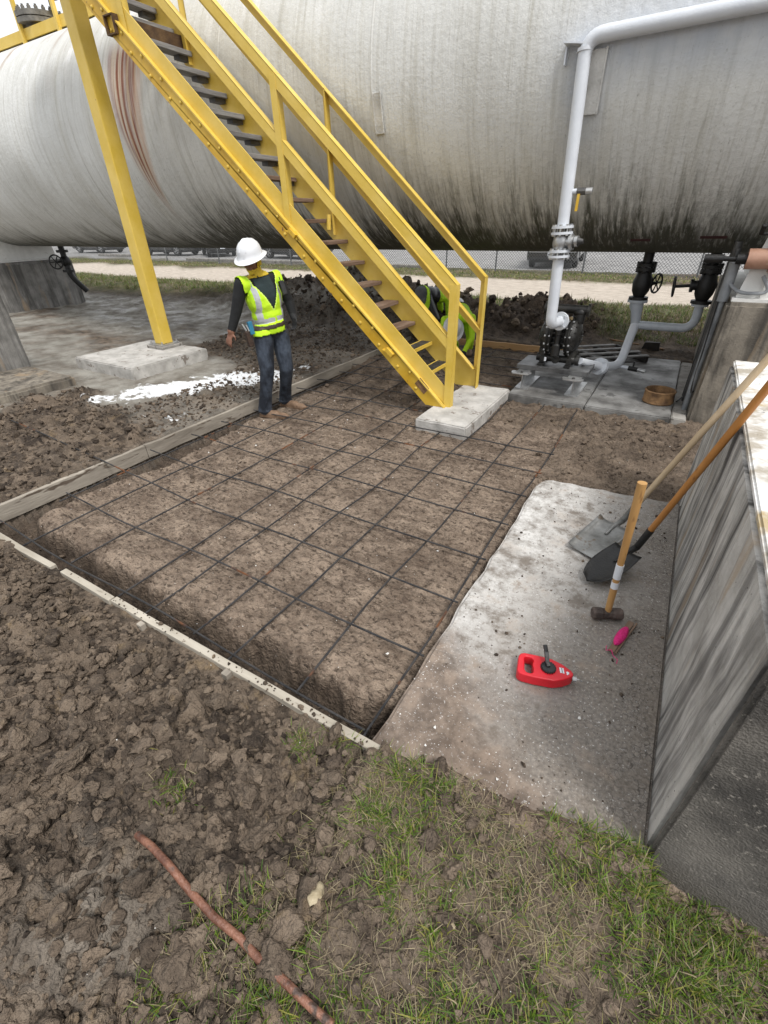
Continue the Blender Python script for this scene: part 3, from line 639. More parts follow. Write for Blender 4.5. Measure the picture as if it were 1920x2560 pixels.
# ---------------------------------------------------------------- yellow stairs
def stairs():
    t = thing('staircase', (-2.05, 5.1, .04), 'steep yellow steel staircase with railings and wooden treads beside the tank', 'staircase')
    S = .893; yn, yf = 4.638, 5.489; xt = -7.45; z0 = .041
    lo = lambda x: S*(-x)-1.952
    dv = Vector((-1, 0, S)).normalized(); nv = Vector((S, 0, 1)).normalized()
    def para(y0, y1, a, b, x0=-1.984, x1=xt):      # slanted plate between offsets a..b above the lower line, cut level at the foot
        pts = []
        z = lambda x, k: lo(x)+k
        f = lambda k: -(z0+1.952-k)/S           # x where the line meets the block
        pl = [(min(f(a), x0), max(z(min(f(a), x0), a), z0)), (x1, z(x1, a)), (x1, z(x1, b)), (x0, z(x0, b))]
        if f(a) < x0: pl.append((x0, z0))
        return MB().prism(pl, 1, y0, y1)
    # near stringer: web plate, outer angle on its lower half, top flange
    sn = para(yn, yn+.012, -.012, .415).build('stringer', M_YEL, t)
    para(yn-.035, yn-.0005, -.008, .195).build('outer_angle', M_YELD, sn)
    MB().beam(Vector((-2.0, yn-.026, lo(-2.0)+.206)), Vector((xt, yn-.026, lo(xt)+.206)), .05, .014, nv).build('ledge', M_YEL, sn)
    # torn bracket stubs on the near stringer
    for px, py in ((975, 880), (733, 583)):
        p = YP(px, py, yn-.05); MB().box(p, (.11, .07, .05), Matrix.Rotation(.7, 3, 'Y')).box(p+Vector((-.045,-.005,.01)), (.09, .06, .014), Matrix.Rotation(.3, 3, 'Y')).build('bracket_stub', M_YELD, sn, bevel=.004)
    p = YP(1055, 965, yn-.038); MB().box(p, (.16, .006, .10), Matrix.Rotation(.75, 3, 'Y')).build('rust_scab', M_RUST, sn)
    sf = para(yf-.012, yf, -.01, .44).build('stringer', M_YEL, t)
    MB().beam(Vector((-2.0, yf-.045, lo(-2.0)+.44)), Vector((xt, yf-.045, lo(xt)+.44)), .07, .012, nv).build('flange', M_YEL, sf)
    # treads
    bolt = MB().ell((0,0,0), (.019,.016,.019), None, 8, 5).mesh('bolt'); bolt.materials.append(M_BOLT)
    for k in range(-1, 19):
        x, z = -2.59-.243*k, .545+.2214*k
        rnd = random.Random(k)
        if k < 0 or k == 0:
            g = MB(); g.beam((x, yn+.02, z-.02), (x, yf-.03, z-.02), .012, .04); g.beam((x-.155, yn+.02, z-.02), (x-.155, yf-.03, z-.02), .012, .04)
            tr = g.build('tread', M_YEL, t); g = MB()
            for i in range(1, 13): g.beam((x-.155*i/13, yn+.03, z-.015), (x-.155*i/13, yf-.035, z-.015), .006, .024)
            for i in range(1, 9): yy = yn+.03+(yf-yn-.06)*i/9; g.beam((x-.01, yy, z-.006), (x-.145, yy, z-.006), .006, .008)
            g.build('grating', M_DSTEEL, tr)
        else:
            mt = M_WOODG if k >= 9 else M_WOODB; th = .05 if k >= 9 else .042
            w_ = rnd.uniform(-.012, .012)
            tr = MB().box((x-.09, (yn+yf)/2, z-th/2), (.18, yf-yn-.055, th), Matrix.Rotation(w_, 3, 'X')).build('tread', mt, t, bevel=.006)
            if k >= 8: MB().bx(x-.14, x-.04, yf-.20, yf-.03, z-th-.045, z-th-.002).build('cleat', M_DSTEEL, tr)
        for i, (dx, dz) in enumerate(((-.02, -.045), (-.17, .085))):
            o = bpy.data.objects.new('bolt', bolt); C.objects.link(o); o.parent = sn
            bx_ = x+(-.02, -.10)[i]; o.location = (bx_, yn-.037, lo(bx_)+(.055, .155)[i])
        MB().cyl((x-.13, yf-.024, z-.01), (x-.13, yf-.03, z-.01), .009, 8).build('bolt', M_DSTEEL, sf)
    # railings, angle iron
    rt = lambda x: 1.259+.872*(-x-1.975); rm = lambda x: .711+.90*(-x-1.994)
    for y, s in ((yn-.005, 1), (yf+.005, -1)):
        for nm, f, x0 in (('handrail', rt, -1.975), ('mid_rail', rm, -1.99)):
            m = MB(); a, b = Vector((x0, y, f(x0))), Vector((xt, y, f(xt))); nn = Vector((.87, 0, 1)).normalized()
            m.beam(a, b, .008, .085, nn); m.beam(a+nn*.042+Vector((0, s*.036, 0)), b+nn*.042+Vector((0, s*.036, 0)), .080, .008, nn); m.build(nm, M_YEL, t)
        for x in (-1.984, -4.027, -6.06):
            zb = z0 if x > -3 else lo(x)+.06; zt = rt(x)+.03
            m = MB(); m.beam((x, y-s*.004, zb), (x, y-s*.004, zt), .078, .008, (0,1,0)); m.beam((x+.035, y+s*.036, zb), (x+.035, y+s*.036, zt), .008, .08, (0,1,0)); m.build('rail_post', M_YEL, t)
    # drain stub of pipe under the stairs and square tube cross beam at the top
    p = YP(822, 575, yf-.12); MB().cyl(p+Vector((.0,.02,.16)), p, .028, 12).build('pipe_stub', M_YEL, t, smooth=True)
    c = YP(278, 62, yn-.05); m = MB(); 
    for dx, dz, sx, sz in ((0,.075,.16,.012),(0,-.075,.16,.012),(.075,0,.012,.14),(-.075,0,.012,.14)): m.box((c.x+dx, c.y+.5, c.z+dz), (sx, 1.05, sz))
    m.build('cross_tube', M_RUSTD, t)
    # landing
    zl = lo(xt)+.5; m = MB(); m.bx(-9.4, xt, yn, yn+.1, zl-.2, zl); m.bx(-9.4, xt, yf-.1, yf, zl-.2, zl); m.bx(-9.4, -9.3, yn+.1, yf-.1, zl-.2, zl); la = m.build('landing', M_YEL, t)
    MB().bx(-9.4, xt, yn, yf, zl+.002, zl+.03).build('grating', M_DSTEEL, la)
    return zl
M_RUSTD = mat('rusty_brown_paint', (.055,.028,.014), (.13,.075,.03), 8, .8, .3, 60)
ZL = stairs()
# tall column
cb = G(408, 862, .14)
t = thing('steel_column', (cb.x, cb.y, .14), 'tall bright yellow steel column standing on the low square pad', 'column')
cb = G(411, 857, .2); cb.z = .14; t.location = cb
MB().bx(cb.x-.20, cb.x+.20, cb.y-.20, cb.y+.20, .137, .185).build('grout_pad', M_CONC, t, bevel=.01)
MB().bx(cb.x-.17, cb.x+.17, cb.y-.17, cb.y+.17, .186, .203).build('base_plate', M_STEEL, t)
m = MB(); m.bx(cb.x-.10, cb.x+.10, cb.y-.10, cb.y+.10, .203, ZL-.2); m.build('shaft', M_YEL, t, bevel=.012)
for sx in (-1, 1):
    for sy in (-1, 1): MB().cyl((cb.x+sx*.14, cb.y+sy*.14, .19), (cb.x+sx*.14, cb.y+sy*.14, .25), .011, 8).cyl((cb.x+sx*.14, cb.y+sy*.14, .203), (cb.x+sx*.14, cb.y+sy*.14, .222), .02, 6).build('anchor_bolt', M_STEEL, t)

# ---------------------------------------------------------------- form boards and rebar
def board(p0, p1, h, w, mt, label, up=(0,0,1), seed=0):
    p0, p1 = Vector(p0), Vector(p1); L = (p1-p0).length; n = max(2, int(L/.18)); a = (p1-p0).normalized(); u = Vector(up); r = u.cross(a).normalized()
    rnd = random.Random(seed); vs_, fs = [], []
    for i in range(n+1):
        q = p0+(p1-p0)*i/n + r*rnd.uniform(-.003, .003) + Vector((0, 0, rnd.uniform(-.004, .004)))
        for dx, dz in ((-w/2, 0), (w/2, 0), (w/2, -h), (-w/2, -h)): vs_.append(q+r*dx+u*dz)
    for i in range(n):
        for k in range(4): b = i*4; fs.append((b+k, b+(k+1) % 4, b+4+(k+1) % 4, b+4+k))
    fs += [(0, 1, 2, 3), (n*4+3, n*4+2, n*4+1, n*4)]
    m = MB(); m.add(vs_, fs); o = m.build('form_board', mt, None, bevel=.003); return tag(o, label, 'board', 'form boards around the excavation')
bw = .040
board((BX-.0, .93, .002), (BX, 2.33, .002), .14, bw, M_BOARDL, 'grey form board along the left side, nearest stretch at the photo edge', seed=1)
board((BX+.006, 2.335, .004), (BX+.006, 4.05, .004), .14, bw, M_BOARDL, 'grey form board along the left side, stretch ending behind the standing worker', seed=2)
board((BX+.012, 4.055, .002), (BX+.012, 7.95, .0), .13, bw, M_BOARDL, 'grey form board along the left side, far stretch beyond the standing worker', seed=3)
e0 = G(128, 1418); e1 = G(148, 1432); e2 = G(276, 1500)
board((BX-.4, YN-.025, .002), (e0.x, YN-.02, .002), .14, bw, M_BOARD, 'short whitish form board at the left edge of the near trench', seed=4)
board((e1.x, YN-.01, .004), (e2.x, YN-.012, .003), .14, bw, M_BOARD, 'middle whitish form board of the near trench, between two gaps', seed=5)
board((e2.x+.006, YN-.002, .0), (-.52, YN+.012, .002), .14, bw, M_BOARD, 'long pale mud-spattered form board along the near trench', seed=6)
board((-3.9, 8.05, .02), (-1.28, 8.12, .02), .12, bw, M_BOARDO, 'orange-brown form board across the far end, behind the pump', seed=7)
p = G(352, 1560); o = MB().box((p.x, p.y+.0, -.045), (.04, .03, .10)).build('stake', M_BOARDL, None, bevel=.003); tag(o, 'small wooden stake against the near form board', 'stake')
p = G(565, 1680); o = MB().box((p.x, p.y-.0, -.05), (.04, .035, .10)).build('stake', M_BOARDL, None, bevel=.003); tag(o, 'short wooden stake beside the long pale form board', 'stake')

def rebar_mat():
    t = thing('rebar_mat', (-2.4, 2.5, -.05), 'grid of thin dark steel reinforcing bars tied over the excavated mud', 'rebar mat')
    rnd = random.Random(11)
    xs = [G(x, y, -.05).x for x, y in ((253,1270),(338,1323),(460,1378),(532,1413),(634,1459),(735,1499),(879,1566),(1039,1638))]
    def bar(pts): MB().tube(pts, .0062, 7).build('rebar', M_REBAR, t, smooth=True)
    for i, x in enumerate(xs):
        y1 = 7.9 if x < -2.25 else (4.22 if x < -1.6 else 5.5)
        n = 14; y0 = .885+rnd.uniform(0, .06); ph = rnd.uniform(0, 6)
        if i == 0: y0 = .86
        bar([(x+.014*math.sin(ph+j*.8)+rnd.uniform(-.004,.004), y0+(y1-y0)*j/n, -.052+.008*math.sin(ph*2+j*1.1)) for j in range(n+1)])
    x = xs[0]-.42; bar([(x+.006*math.sin(j), 1.35+(7.4-1.35)*j/12, -.055+.006*math.sin(j*1.3)) for j in range(13)])
    ys = [.94, 1.43, 1.88, 2.33, 2.80, 3.25, 3.70, 4.13, 4.58, 5.05, 5.5, 5.95, 6.4, 6.85, 7.3, 7.75]
    for i, y in enumerate(ys):
        x0, x1 = BX+.06+rnd.uniform(0, .10), -.66
        if y > 4.2: x1 = -2.26
        if i == 1: x0 = -4.03
        if i == 0: x0 = BX+.03; x1 = -.70
        if y > 5.75: x1 = -1.65
        n = 12; ph = rnd.uniform(0, 6); pts = []
        for j in range(n+1): pts.append((x0+(x1-x0)*j/n, y+.013*math.sin(ph+j*.9), -.038+.006*math.sin(ph+j*1.2)))
        if i == 2: pts = [(-6.0, 1.95, .075), (-5.4, 1.94, .058), (-4.8, 1.925, .035), (-4.24, 1.91, .014)] + [(q[0], q[1], q[2]+.045*max(0, 1-(q[0]+4.17)/1.4)) for q in pts[1:]]
        bar(pts)
rebar_mat()
# ---------------------------------------------------------------- piping
def flange(m, p, ax, r, th=.024, n=24): ax = Vector(ax).normalized(); m.cyl(Vector(p)-ax*th/2, Vector(p)+ax*th/2, r, n)
def bolts(parent, p, ax, r, k, mt, L=.09, br=.010):
    ax = Vector(ax).normalized(); u = ax.orthogonal().normalized(); v = ax.cross(u); m = MB()
    for i in range(k):
        a = 2*math.pi*i/k; c = Vector(p)+(u*math.cos(a)+v*math.sin(a))*r; m.cyl(c-ax*L/2, c+ax*L/2, br, 6); m.cyl(c+ax*(L/2-.016), c+ax*L/2, br*1.7, 6); m.cyl(c-ax*L/2, c-ax*(L/2-.016), br*1.7, 6)
    return m.build('stud_bolts', mt, parent)
Z = Vector((0, 0, 1))
RY = 5.54; PIPER = .056
b0, tp = YP(1376, 812, RY), YP(1467, 92, RY); ax = (tp-b0).normalized()
on = lambda py: b0+ax*((YP(1400, py, RY).z-b0.z)/ax.z)
t = thing('riser_pipe', b0, 'glossy white riser pipe climbing from the pump and turning along the tank', 'pipe')
el = b0+Vector((.045, .26, 0))
up0 = on(640)
pts = bend([el, b0, up0], .085)
MB().tube(pts, PIPER, 18).build('lower_pipe', M_PIPE, t, smooth=True)
pts = bend([on(568), tp, tp+Vector((4.2, 0, .03))], .14, 8)
MB().tube(pts, PIPER, 18).build('upper_pipe', M_PIPE, t, smooth=True)
cp = on(135); MB().cyl(cp-ax*.012, cp+ax*.012, PIPER+.008, 18).build('coupling', M_PIPE, t, smooth=True)
lf = MB(); flange(lf, el, (.045, .26, 0), .098, .03); o = lf.build('pump_flange', M_PIPE, t, smooth=True); bolts(o, el, (.045,.26,0), .078, 4, M_PIPE, .07)
for pa, pb in ((568, 583), (628, 641)):
    for py in (pa, pb):
        m = MB(); flange(m, on(py), ax, .105, .022); m.build('flange', M_PIPE, t, smooth=True)
    bolts(t, on((pa+pb)/2), ax, .085, 8, M_STEEL, .10, .009)
vz0, vz1 = on(583), on(628); vm = (vz0+vz1)/2
m = MB(); m.tube([vz0, vz0*.75+vz1*.25, vm, vz0*.25+vz1*.75, vz1], [.055, .075, .082, .075, .055], 18); m.cyl(vm, vm+Vector((.17, -.02, .01)), .05, 14); m.cyl(vm+Vector((.09,-.01,0)), vm+Vector((.12,-.013,.005)), .075, 16)
vo = m.build('ball_valve', M_STEEL, t, smooth=True); MB().cyl(vm+Vector((.13,-.015,.005)), vm+Vector((.22,-.025,.01)), .055, 12, .02).build('valve_stem', M_DSTEEL, vo, smooth=True)
# sample valve on a side branch
s0 = on(480); s1 = YP(1481, 477, RY)
m = MB(); m.cyl(s0, s0*.6+s1*.4, .022, 12); o = m.build('side_branch', M_PIPE, t, smooth=True)
MB().cyl(s0*.6+s1*.4, s0*.25+s1*.75, .03, 8).build('side_valve', M_DSTEEL, t, smooth=True); MB().cyl(s0*.25+s1*.75, s1, .028, 12).build('branch_cap', M_STEEL, t, smooth=True)
q = s0*.5+s1*.5; MB().box(q+Vector((0,-.02,-.09)), (.026, .006, .14)).build('lever', M_YELD, t)
# bracket to the tank
q = YP(1432, 130, RY+.03); m = MB(); m.box(q+Vector((.02,.01,.045)), (.19, .16, .012), Matrix.Rotation(.15, 3, 'Y')); m.box(q+Vector((-.055,.03,-.02)), (.012, .10, .12)); m.box(q+Vector((.075,.03,-.02)), (.012, .10, .10)); m.build('bracket', M_PIPE, t)

# suction line
t = thing('suction_pipe', (-.55, 7.0, 0), 'grey-white suction pipe dropping from two tank valves to the pump', 'pipe')
ny = 7.3; f1 = YP(1594, 752, ny); f2 = YP(1750, 762, ny); tee = YP(1588, 810, ny); lowe = G(1548, 915, .15); pin = Vector((-.885, 6.08, .352))
mid_ = G(1500, 916, .20)
MB().tube([f1, f1-Z*.06, f1*.6+tee*.4, tee*.95+f1*.05, tee], [.085,.085,.07,.057,.057], 16).build('reducer', M_PIPEG, t, smooth=True)
MB().tube(bend([tee, lowe, mid_], .16, 8), .055, 16).build('drop_pipe', M_PIPEW2 if False else M_PIPE, t, smooth=True)
MB().tube(bend([YP(1590, 812, ny), Vector((f2.x+.01, ny, YP(1590, 812, ny).z)), f2], .16, 8), .052, 16).build('branch_pipe', M_PIPEG, t, smooth=True)
MB().tube([mid_, pin], [.055, .04], 14).build('inlet_pipe', M_PIPE, t, smooth=True)
dr = (pin-mid_).normalized()
for k in (-.02, .02):
    m = MB(); flange(m, mid_+dr*k, dr, .105, .022); m.build('flange', M_PIPE, t, smooth=True)
bolts(t, mid_, dr, .085, 4, M_PIPE, .09)
for f in (f1, f2):
    m = MB(); flange(m, f, Z, .12 if f is f1 else .095, .03); m.build('flange', M_PIPEG, t, smooth=True)
m = MB(); e = lowe+Vector((.12, -.05, .0)); m.cyl(lowe, e, .025, 10); o = m.build('drain_stub', M_PIPE, t, smooth=True)
MB().cyl(e, e+Vector((.11,-.03,0)), .03, 10).box(e+Vector((.05,-.01,.06)), (.02,.02,.06)).build('drain_valve', M_BLACK, t, smooth=True); MB().cyl(e+Vector((.11,-.03,0)), e+Vector((.20,-.05,-.01)), .022, 10).build('drain_cap', M_STEEL, t, smooth=True)
# black valves under the belly
def gate_valve(fl, label, wheel):
    zt = TZ-TR+.03; t = thing('gate_valve', fl, label, 'valve', 'black valves under the tank belly')
    x, y, z = fl; H = zt-z
    m = MB(); m.cyl((x,y,z+.015), (x,y,z+.05), .115, 18); m.tube([(x,y,z+.05),(x,y,z+H*.2),(x,y,z+H*.38),(x,y,z+H*.55),(x,y,z+H*.62)], [.065,.10,.115,.085,.07], 16)
    m.cyl((x,y,z+H*.60), (x,y,z+H*.66), .115, 18); m.cyl((x,y,z+H*.68), (x,y,z+H*.74), .115, 18); m.cyl((x,y,z+H*.7), (x,y,zt), .06, 14); m.build('valve_body', M_BLACK, t, smooth=True)
    bolts(t, (x,y,z+H*.67), Z, .095, 8, M_BLACK, .12, .012)
    d = Vector(wheel); c = Vector((x,y,z+H*.38)); e = c+d
    m = MB(); m.cyl(c, c+d*.45, .055, 12); m.cyl(c+d*.40, c+d*.5, .075, 12); m.cyl(c, e, .018, 8); m.build('bonnet', M_BLACK, t, smooth=True)
    dn = d.normalized(); u = dn.orthogonal().normalized(); v = dn.cross(u); R = .11; m = MB()
    m.tube([e+(u*math.cos(a)+v*math.sin(a))*R for a in np.linspace(0, 2*math.pi, 19)], .012, 6)
    for a in (0, 1.05, 2.09): w_ = (u*math.cos(a)+v*math.sin(a))*R; m.cyl(e-w_, e+w_, .009, 6)
    m.build('hand_wheel', M_BLACK, t, smooth=True)
gate_valve(f1, 'larger black valve above the suction pipe, hand wheel turned away', (.16, .10, -.02))
gate_valve(f2, 'black valve with hand wheel sticking out left, near the right pier', (-.34, -.03, -.03))

# ---------------------------------------------------------------- diaphragm pump on its stand
M_PLATE = mat('grey_steel_plate', (.045,.045,.046), (.17,.17,.168), 4, .45, .1, 60, metal=.3)
def pump():
    pl0 = G(1290, 912, .28); pl1 = G(1477, 923, .28)
    x0, x1, y0, y1 = pl0.x, pl1.x, 5.88, 6.40
    t = thing('pump_stand', (-1.15, 6.1, 0), 'steel plate stand on two beam feet carrying the black pump', 'stand')
    MB().bx(x0, x1, y0, y1, .225, .28)       .build('top_plate', M_PLATE, t, bevel=.004)
    for x in (x0+.11, x1-.13):
        m = MB(); m.bx(x-.08, x+.08, 5.80, 6.42, -.004, .012); m.bx(x-.006, x+.006, 5.80, 6.42, .012, .205); m.bx(x-.075, x+.075, 5.80, 6.42, .205, .222); m.build('beam_foot', M_STEEL, t)
        MB().prism([(x-.11, 5.70), (x+.09, 5.70), (x+.11, 5.74), (x+.11, 5.80), (x-.13, 5.80), (x-.13, 5.74)], 2, .207, .221).build('end_tab', M_STEEL, t)
        MB().cyl((x, 5.75, .22), (x, 5.75, .237), .018, 6).build('nut', M_DSTEEL, t)
    P = Vector(((x0+x1)/2+.0, 6.10, .282))
    t = thing('diaphragm_pump', P, 'black double diaphragm pump with ribbed round chambers bolted on a stand', 'pump')
    X = Vector((1, 0, 0)); cz = .34
    for s in (-1, 1):
        c = P+Vector((s*.13, 0, cz)); Mx = Matrix.Rotation(s*math.pi/2, 3, 'Y')
        m = MB(); m.lathe([(.225,-.035),(.225,.0),(.205,.004),(.20,.035),(.165,.075),(.10,.10),(.03,.105)], c, Mx, 28); ch = m.build('chamber', M_PUMP, t, smooth=True)
        r = MB()
        for k in range(16):
            a = 2*math.pi*k/16; d = Vector((0, math.cos(a), math.sin(a))); r.beam(c+d*.05+X*s*.104, c+d*.19+X*s*.045, .012, .03, X*s)
        r.build('ribs', M_PUMP, ch)
        bolts(ch, c-X*s*.012, X, .213, 14, M_STEEL, .065, .008)
        m = MB(); m.lathe([(.225,-.03),(.225,.0),(.12,.03)], c-X*s*.04, Mx.transposed() if False else Matrix.Rotation(-s*math.pi/2, 3, 'Y'), 28); m.build('inner_ring', M_PUMP, t, smooth=True)
        # check valve towers and elbows top and bottom
        m = MB(); xx = P.x+s*.17; m.tube([(xx,P.y,P.z+cz+.15),(xx,P.y,P.z+cz+.25),(xx,P.y,P.z+cz+.30)], [.06,.065,.055], 14); m.ell((xx,P.y,P.z+cz+.27), (.075,.07,.055)); m.tube([(xx,P.y,P.z+.03),(xx,P.y,P.z+cz-.15)], [.065,.06], 14); m.ell((xx,P.y,P.z+.07), (.085,.075,.06)); m.build('check_valve', M_PUMP, t, smooth=True)
        m = MB(); m.box((P.x+s*.16, P.y-.12, P.z+.012), (.07, .10, .022)); m.box((P.x+s*.16, P.y-.075, P.z+.05), (.06, .03, .09)); m.build('foot', M_PUMP, t, bevel=.004)
        m = MB(); m.box((P.x+s*.16, P.y+.12, P.z+.012), (.07, .10, .022)); m.build('foot', M_PUMP, t, bevel=.004)
    m = MB(); m.cyl(P+Vector((-.22,0,cz+.30)), P+Vector((.27,0,cz+.30)), .048, 16); m.cyl(P+Vector((.25,0,cz+.30)), P+Vector((.275,0,cz+.30)), .068, 18); m.cyl(P+Vector((-.235,0,cz+.30)), P+Vector((-.21,0,cz+.30)), .068, 18); m.build('discharge_manifold', M_PUMP, t, smooth=True)
    m = MB(); m.cyl(P+Vector((-.24,-.02,.07)), P+Vector((.26,-.02,.07)), .045, 16); m.cyl(P+Vector((.0,-.02,.07)), P+Vector((0,-.085,.07)), .05, 10); m.cyl(P+Vector((.23,-.02,.07)), P+Vector((.27,-.02,.07)), .06, 16); m.build('suction_manifold', M_PUMP, t, smooth=True)
    m = MB(); m.box(P+Vector((0,0,cz)), (.16,.20,.22)); 
    for k in range(5): m.box(P+Vector((0,-.02,cz-.12+.055*k)), (.19,.25,.018))
    m.build('centre_block', M_PUMP, t, bevel=.006)
    m = MB(); m.lathe([(.04,0),(.052,.01),(.052,.13),(.03,.15),(.028,.24),(.036,.25),(.036,.30),(.02,.31)], P+Vector((.0,-.17,.13))); m.build('muffler', M_BLACK, t, smooth=True)
    m = MB(); m.cyl(P+Vector((.03,-.06,cz+.2)), P+Vector((.11,-.12,cz+.22)), .02, 10); m.cyl(P+Vector((.05,-.08,cz+.24)), P+Vector((.0,-.10,cz+.19)), .016, 10); m.build('air_fitting', M_BRASS, t, smooth=True)
    MB().box(P+Vector((-.09,-.235,.10)), (.022,.008,.045)).build('tag', M_PIPE, t)
    m = MB(); m.tube(bend([P+Vector((-.06,-.30,-.27)), P+Vector((.05,-.31,-.262)), P+Vector((.17,-.27,-.255))], .05), .022, 8)
M_BRASS = mat('dull_brass', (.20,.15,.08), (.32,.25,.15), 12, .5, .1, metal=.6)
pump()
# pallet behind the pump
def pallet():
    c = G(1520, 880, .08); ang = math.radians(38)
    t = thing('wood_pallet', (c.x, c.y, 0), 'broken dark pallet with grey top slats behind the pump', 'pallet')
    Mr = Matrix.Rotation(ang, 3, 'Z')
    for i, L in enumerate((.62, .80, .95, .95)):
        MB().box(c+Mr @ Vector((-.02*i, .36-.24*i, .015)), (L, .075, .018), Mr).build('slat', M_WOODG, t, bevel=.002)
    for x in (-.38, .0, .38): MB().box(c+Mr @ Vector((x, .0, -.035)), (.04, .82, .085), Mr).build('runner', M_BLKW, t)
    for y in (.3, -.3): MB().box(c+Mr @ Vector((0, y, -.086)), (.85, .075, .014), Mr).build('bottom_slat', M_BLKW, t)
M_BLKW = mat('black_wet_wood', (.012,.010,.009), (.04,.033,.028), 7, .8, .2)
pallet()
p = G(1622, 880, .0); o = MB().prism([(p.x-.13, p.z-.004), (p.x-.09, p.z+.14), (p.x+.12, p.z+.15), (p.x+.14, p.z-.004)], 1, p.y, p.y+.09).build('black_block', M_BLKW, None, bevel=.008); tag(o, 'black wet wood block standing at the back of the pump pad', 'block')
a, b = G(1500, 852, .03), G(1660, 875, .03); o = MB().beam(a+Vector((-.2,.15,.03)), b, .05, .04).build('lumber_scrap', M_RUST, None); tag(o, 'long reddish lumber strip on the mud behind the pallet', 'lumber')
# rusty ring
c = G(1641, 1000, 0); c = Vector((.02, 6.20, -.004)) + Vector((0,0,0))
c = G(1643, 1003); c.z = -.004
m = MB(); n = 40; pr = [(.155,0),(.165,.012),(.158,.03),(.158,.12),(.165,.135),(.155,.145),(.148,.14),(.148,.02),(.13,.012)]
m.lathe(pr, c, None, n); o = m.build('rusty_pan', M_RUST, None, smooth=True); tag(o, 'rusty round steel pan sitting on the pump pad', 'pan')
o2 = MB().cyl(c+Z*.045, c+Z*.05, .147, 32).build('water', M_WATERP if False else None, o); 
M_WATER = mat('puddle_water', (.12,.11,.10), (.16,.15,.13), 5, .06, .0); o2.data.materials.append(M_WATER)
# ---------------------------------------------------------------- conduits and cables by the right pier
t = thing('conduit_bundle', (.3, 6.4, 0), 'grey conduit and dark pipes running up the left side of the right pier', 'conduit')
M_COND = mat('grey_conduit', (.17,.18,.19), (.27,.28,.29), 6, .5, .1)
xw = .335
for k, (dy, rad, mt, zt) in enumerate(((5.98, .030, M_COND, 1.25), (6.12, .026, M_DSTEEL, 1.55), (6.30, .034, M_DSTEEL, 1.6), (6.5, .03, M_BLACK, 1.6))):
    MB().cyl((xw-.004*k, dy, -.05), (xw-.004*k, dy, zt), rad, 12).build('conduit', mt, t, smooth=True)
q = Vector((xw, 5.98, 1.22)); MB().cyl(q-Z*.12, q+Z*.22, .048, 14).build('conduit_body', M_COND, t, smooth=True)
c1 = YP(1908, 690, 5.86)
MB().tube(bend([q+Vector((0,-.02,.05)), q+Vector((.10,-.12,-.03)), q+Vector((.35,-.12,-.02)), c1], .09, 6), .016, 8).build('flex_hose', M_COND, t, smooth=True)
act = YP(1900, 648, 5.86)
t = thing('valve_actuator', act, 'reddish-brown cylinder actuator with black shaft mounted by the right pier', 'actuator')
M_TERRA = mat('terracotta_paint', (.33,.17,.11), (.45,.26,.18), 5, .5, .1, spots=(.55,.45,.38), spot_scale=6, spot_at=.6)
m = MB(); m.cyl(act+Vector((-.10,0,0)), act+Vector((.09,0,.005)), .085, 20); m.build('cylinder', M_TERRA, t, smooth=True); MB().bx(act.x+.09, act.x+.17, act.y-.10, act.y+.10, act.z-.11, act.z+.11).build('end_block', M_TERRA, t, bevel=.008)
m = MB(); m.cyl(act+Vector((-.42,0,.0)), act+Vector((-.10,0,0)), .022, 10); m.cyl(act+Vector((-.44,0,.0)), act+Vector((-.28,0,0)), .038, 10); m.cyl(act+Vector((-.18,0,0)), act+Vector((-.10,0,0)), .045, 12); m.build('shaft', M_BLACK, t, smooth=True)
m = MB(); m.bx(act.x+.06, act.x+.22, act.y-.07, act.y+.05, act.z+.12, act.z+.30); m.cyl(act+Vector((.1,0,.2)), act+Vector((-.06,0,.2)), .015, 8); m.cyl(act+Vector((-.06,0,.2)), act+Vector((-.06,-.06,.27)), .02, 8); m.build('switch_box', M_BLACK, t, bevel=.006)
# black cable looping to the pan
pts = [Vector((.30, 5.97, 1.2)), Vector((.315, 5.9, .7)), Vector((.33, 5.72, .25)), G(1765, 935, .02), G(1740, 962, .012), G(1715, 985, .012), c+Vector((.19, .05, .016))]
sp_ = []
for i in range(len(pts)-1):
    p0, p1, p2, p3 = pts[max(i-1,0)], pts[i], pts[i+1], pts[min(i+2, len(pts)-1)]
    for k in range(8): u = k/8; sp_.append(.5*((2*p1)+(-p0+p2)*u+(2*p0-5*p1+4*p2-p3)*u*u+(-p0+3*p1-3*p2+p3)*u**3))
o = MB().tube(sp_+[pts[-1]], .008, 6).build('cable', M_BLACK, None, smooth=True); tag(o, 'thin black cable hanging from the pier to the rusty pan', 'cable')

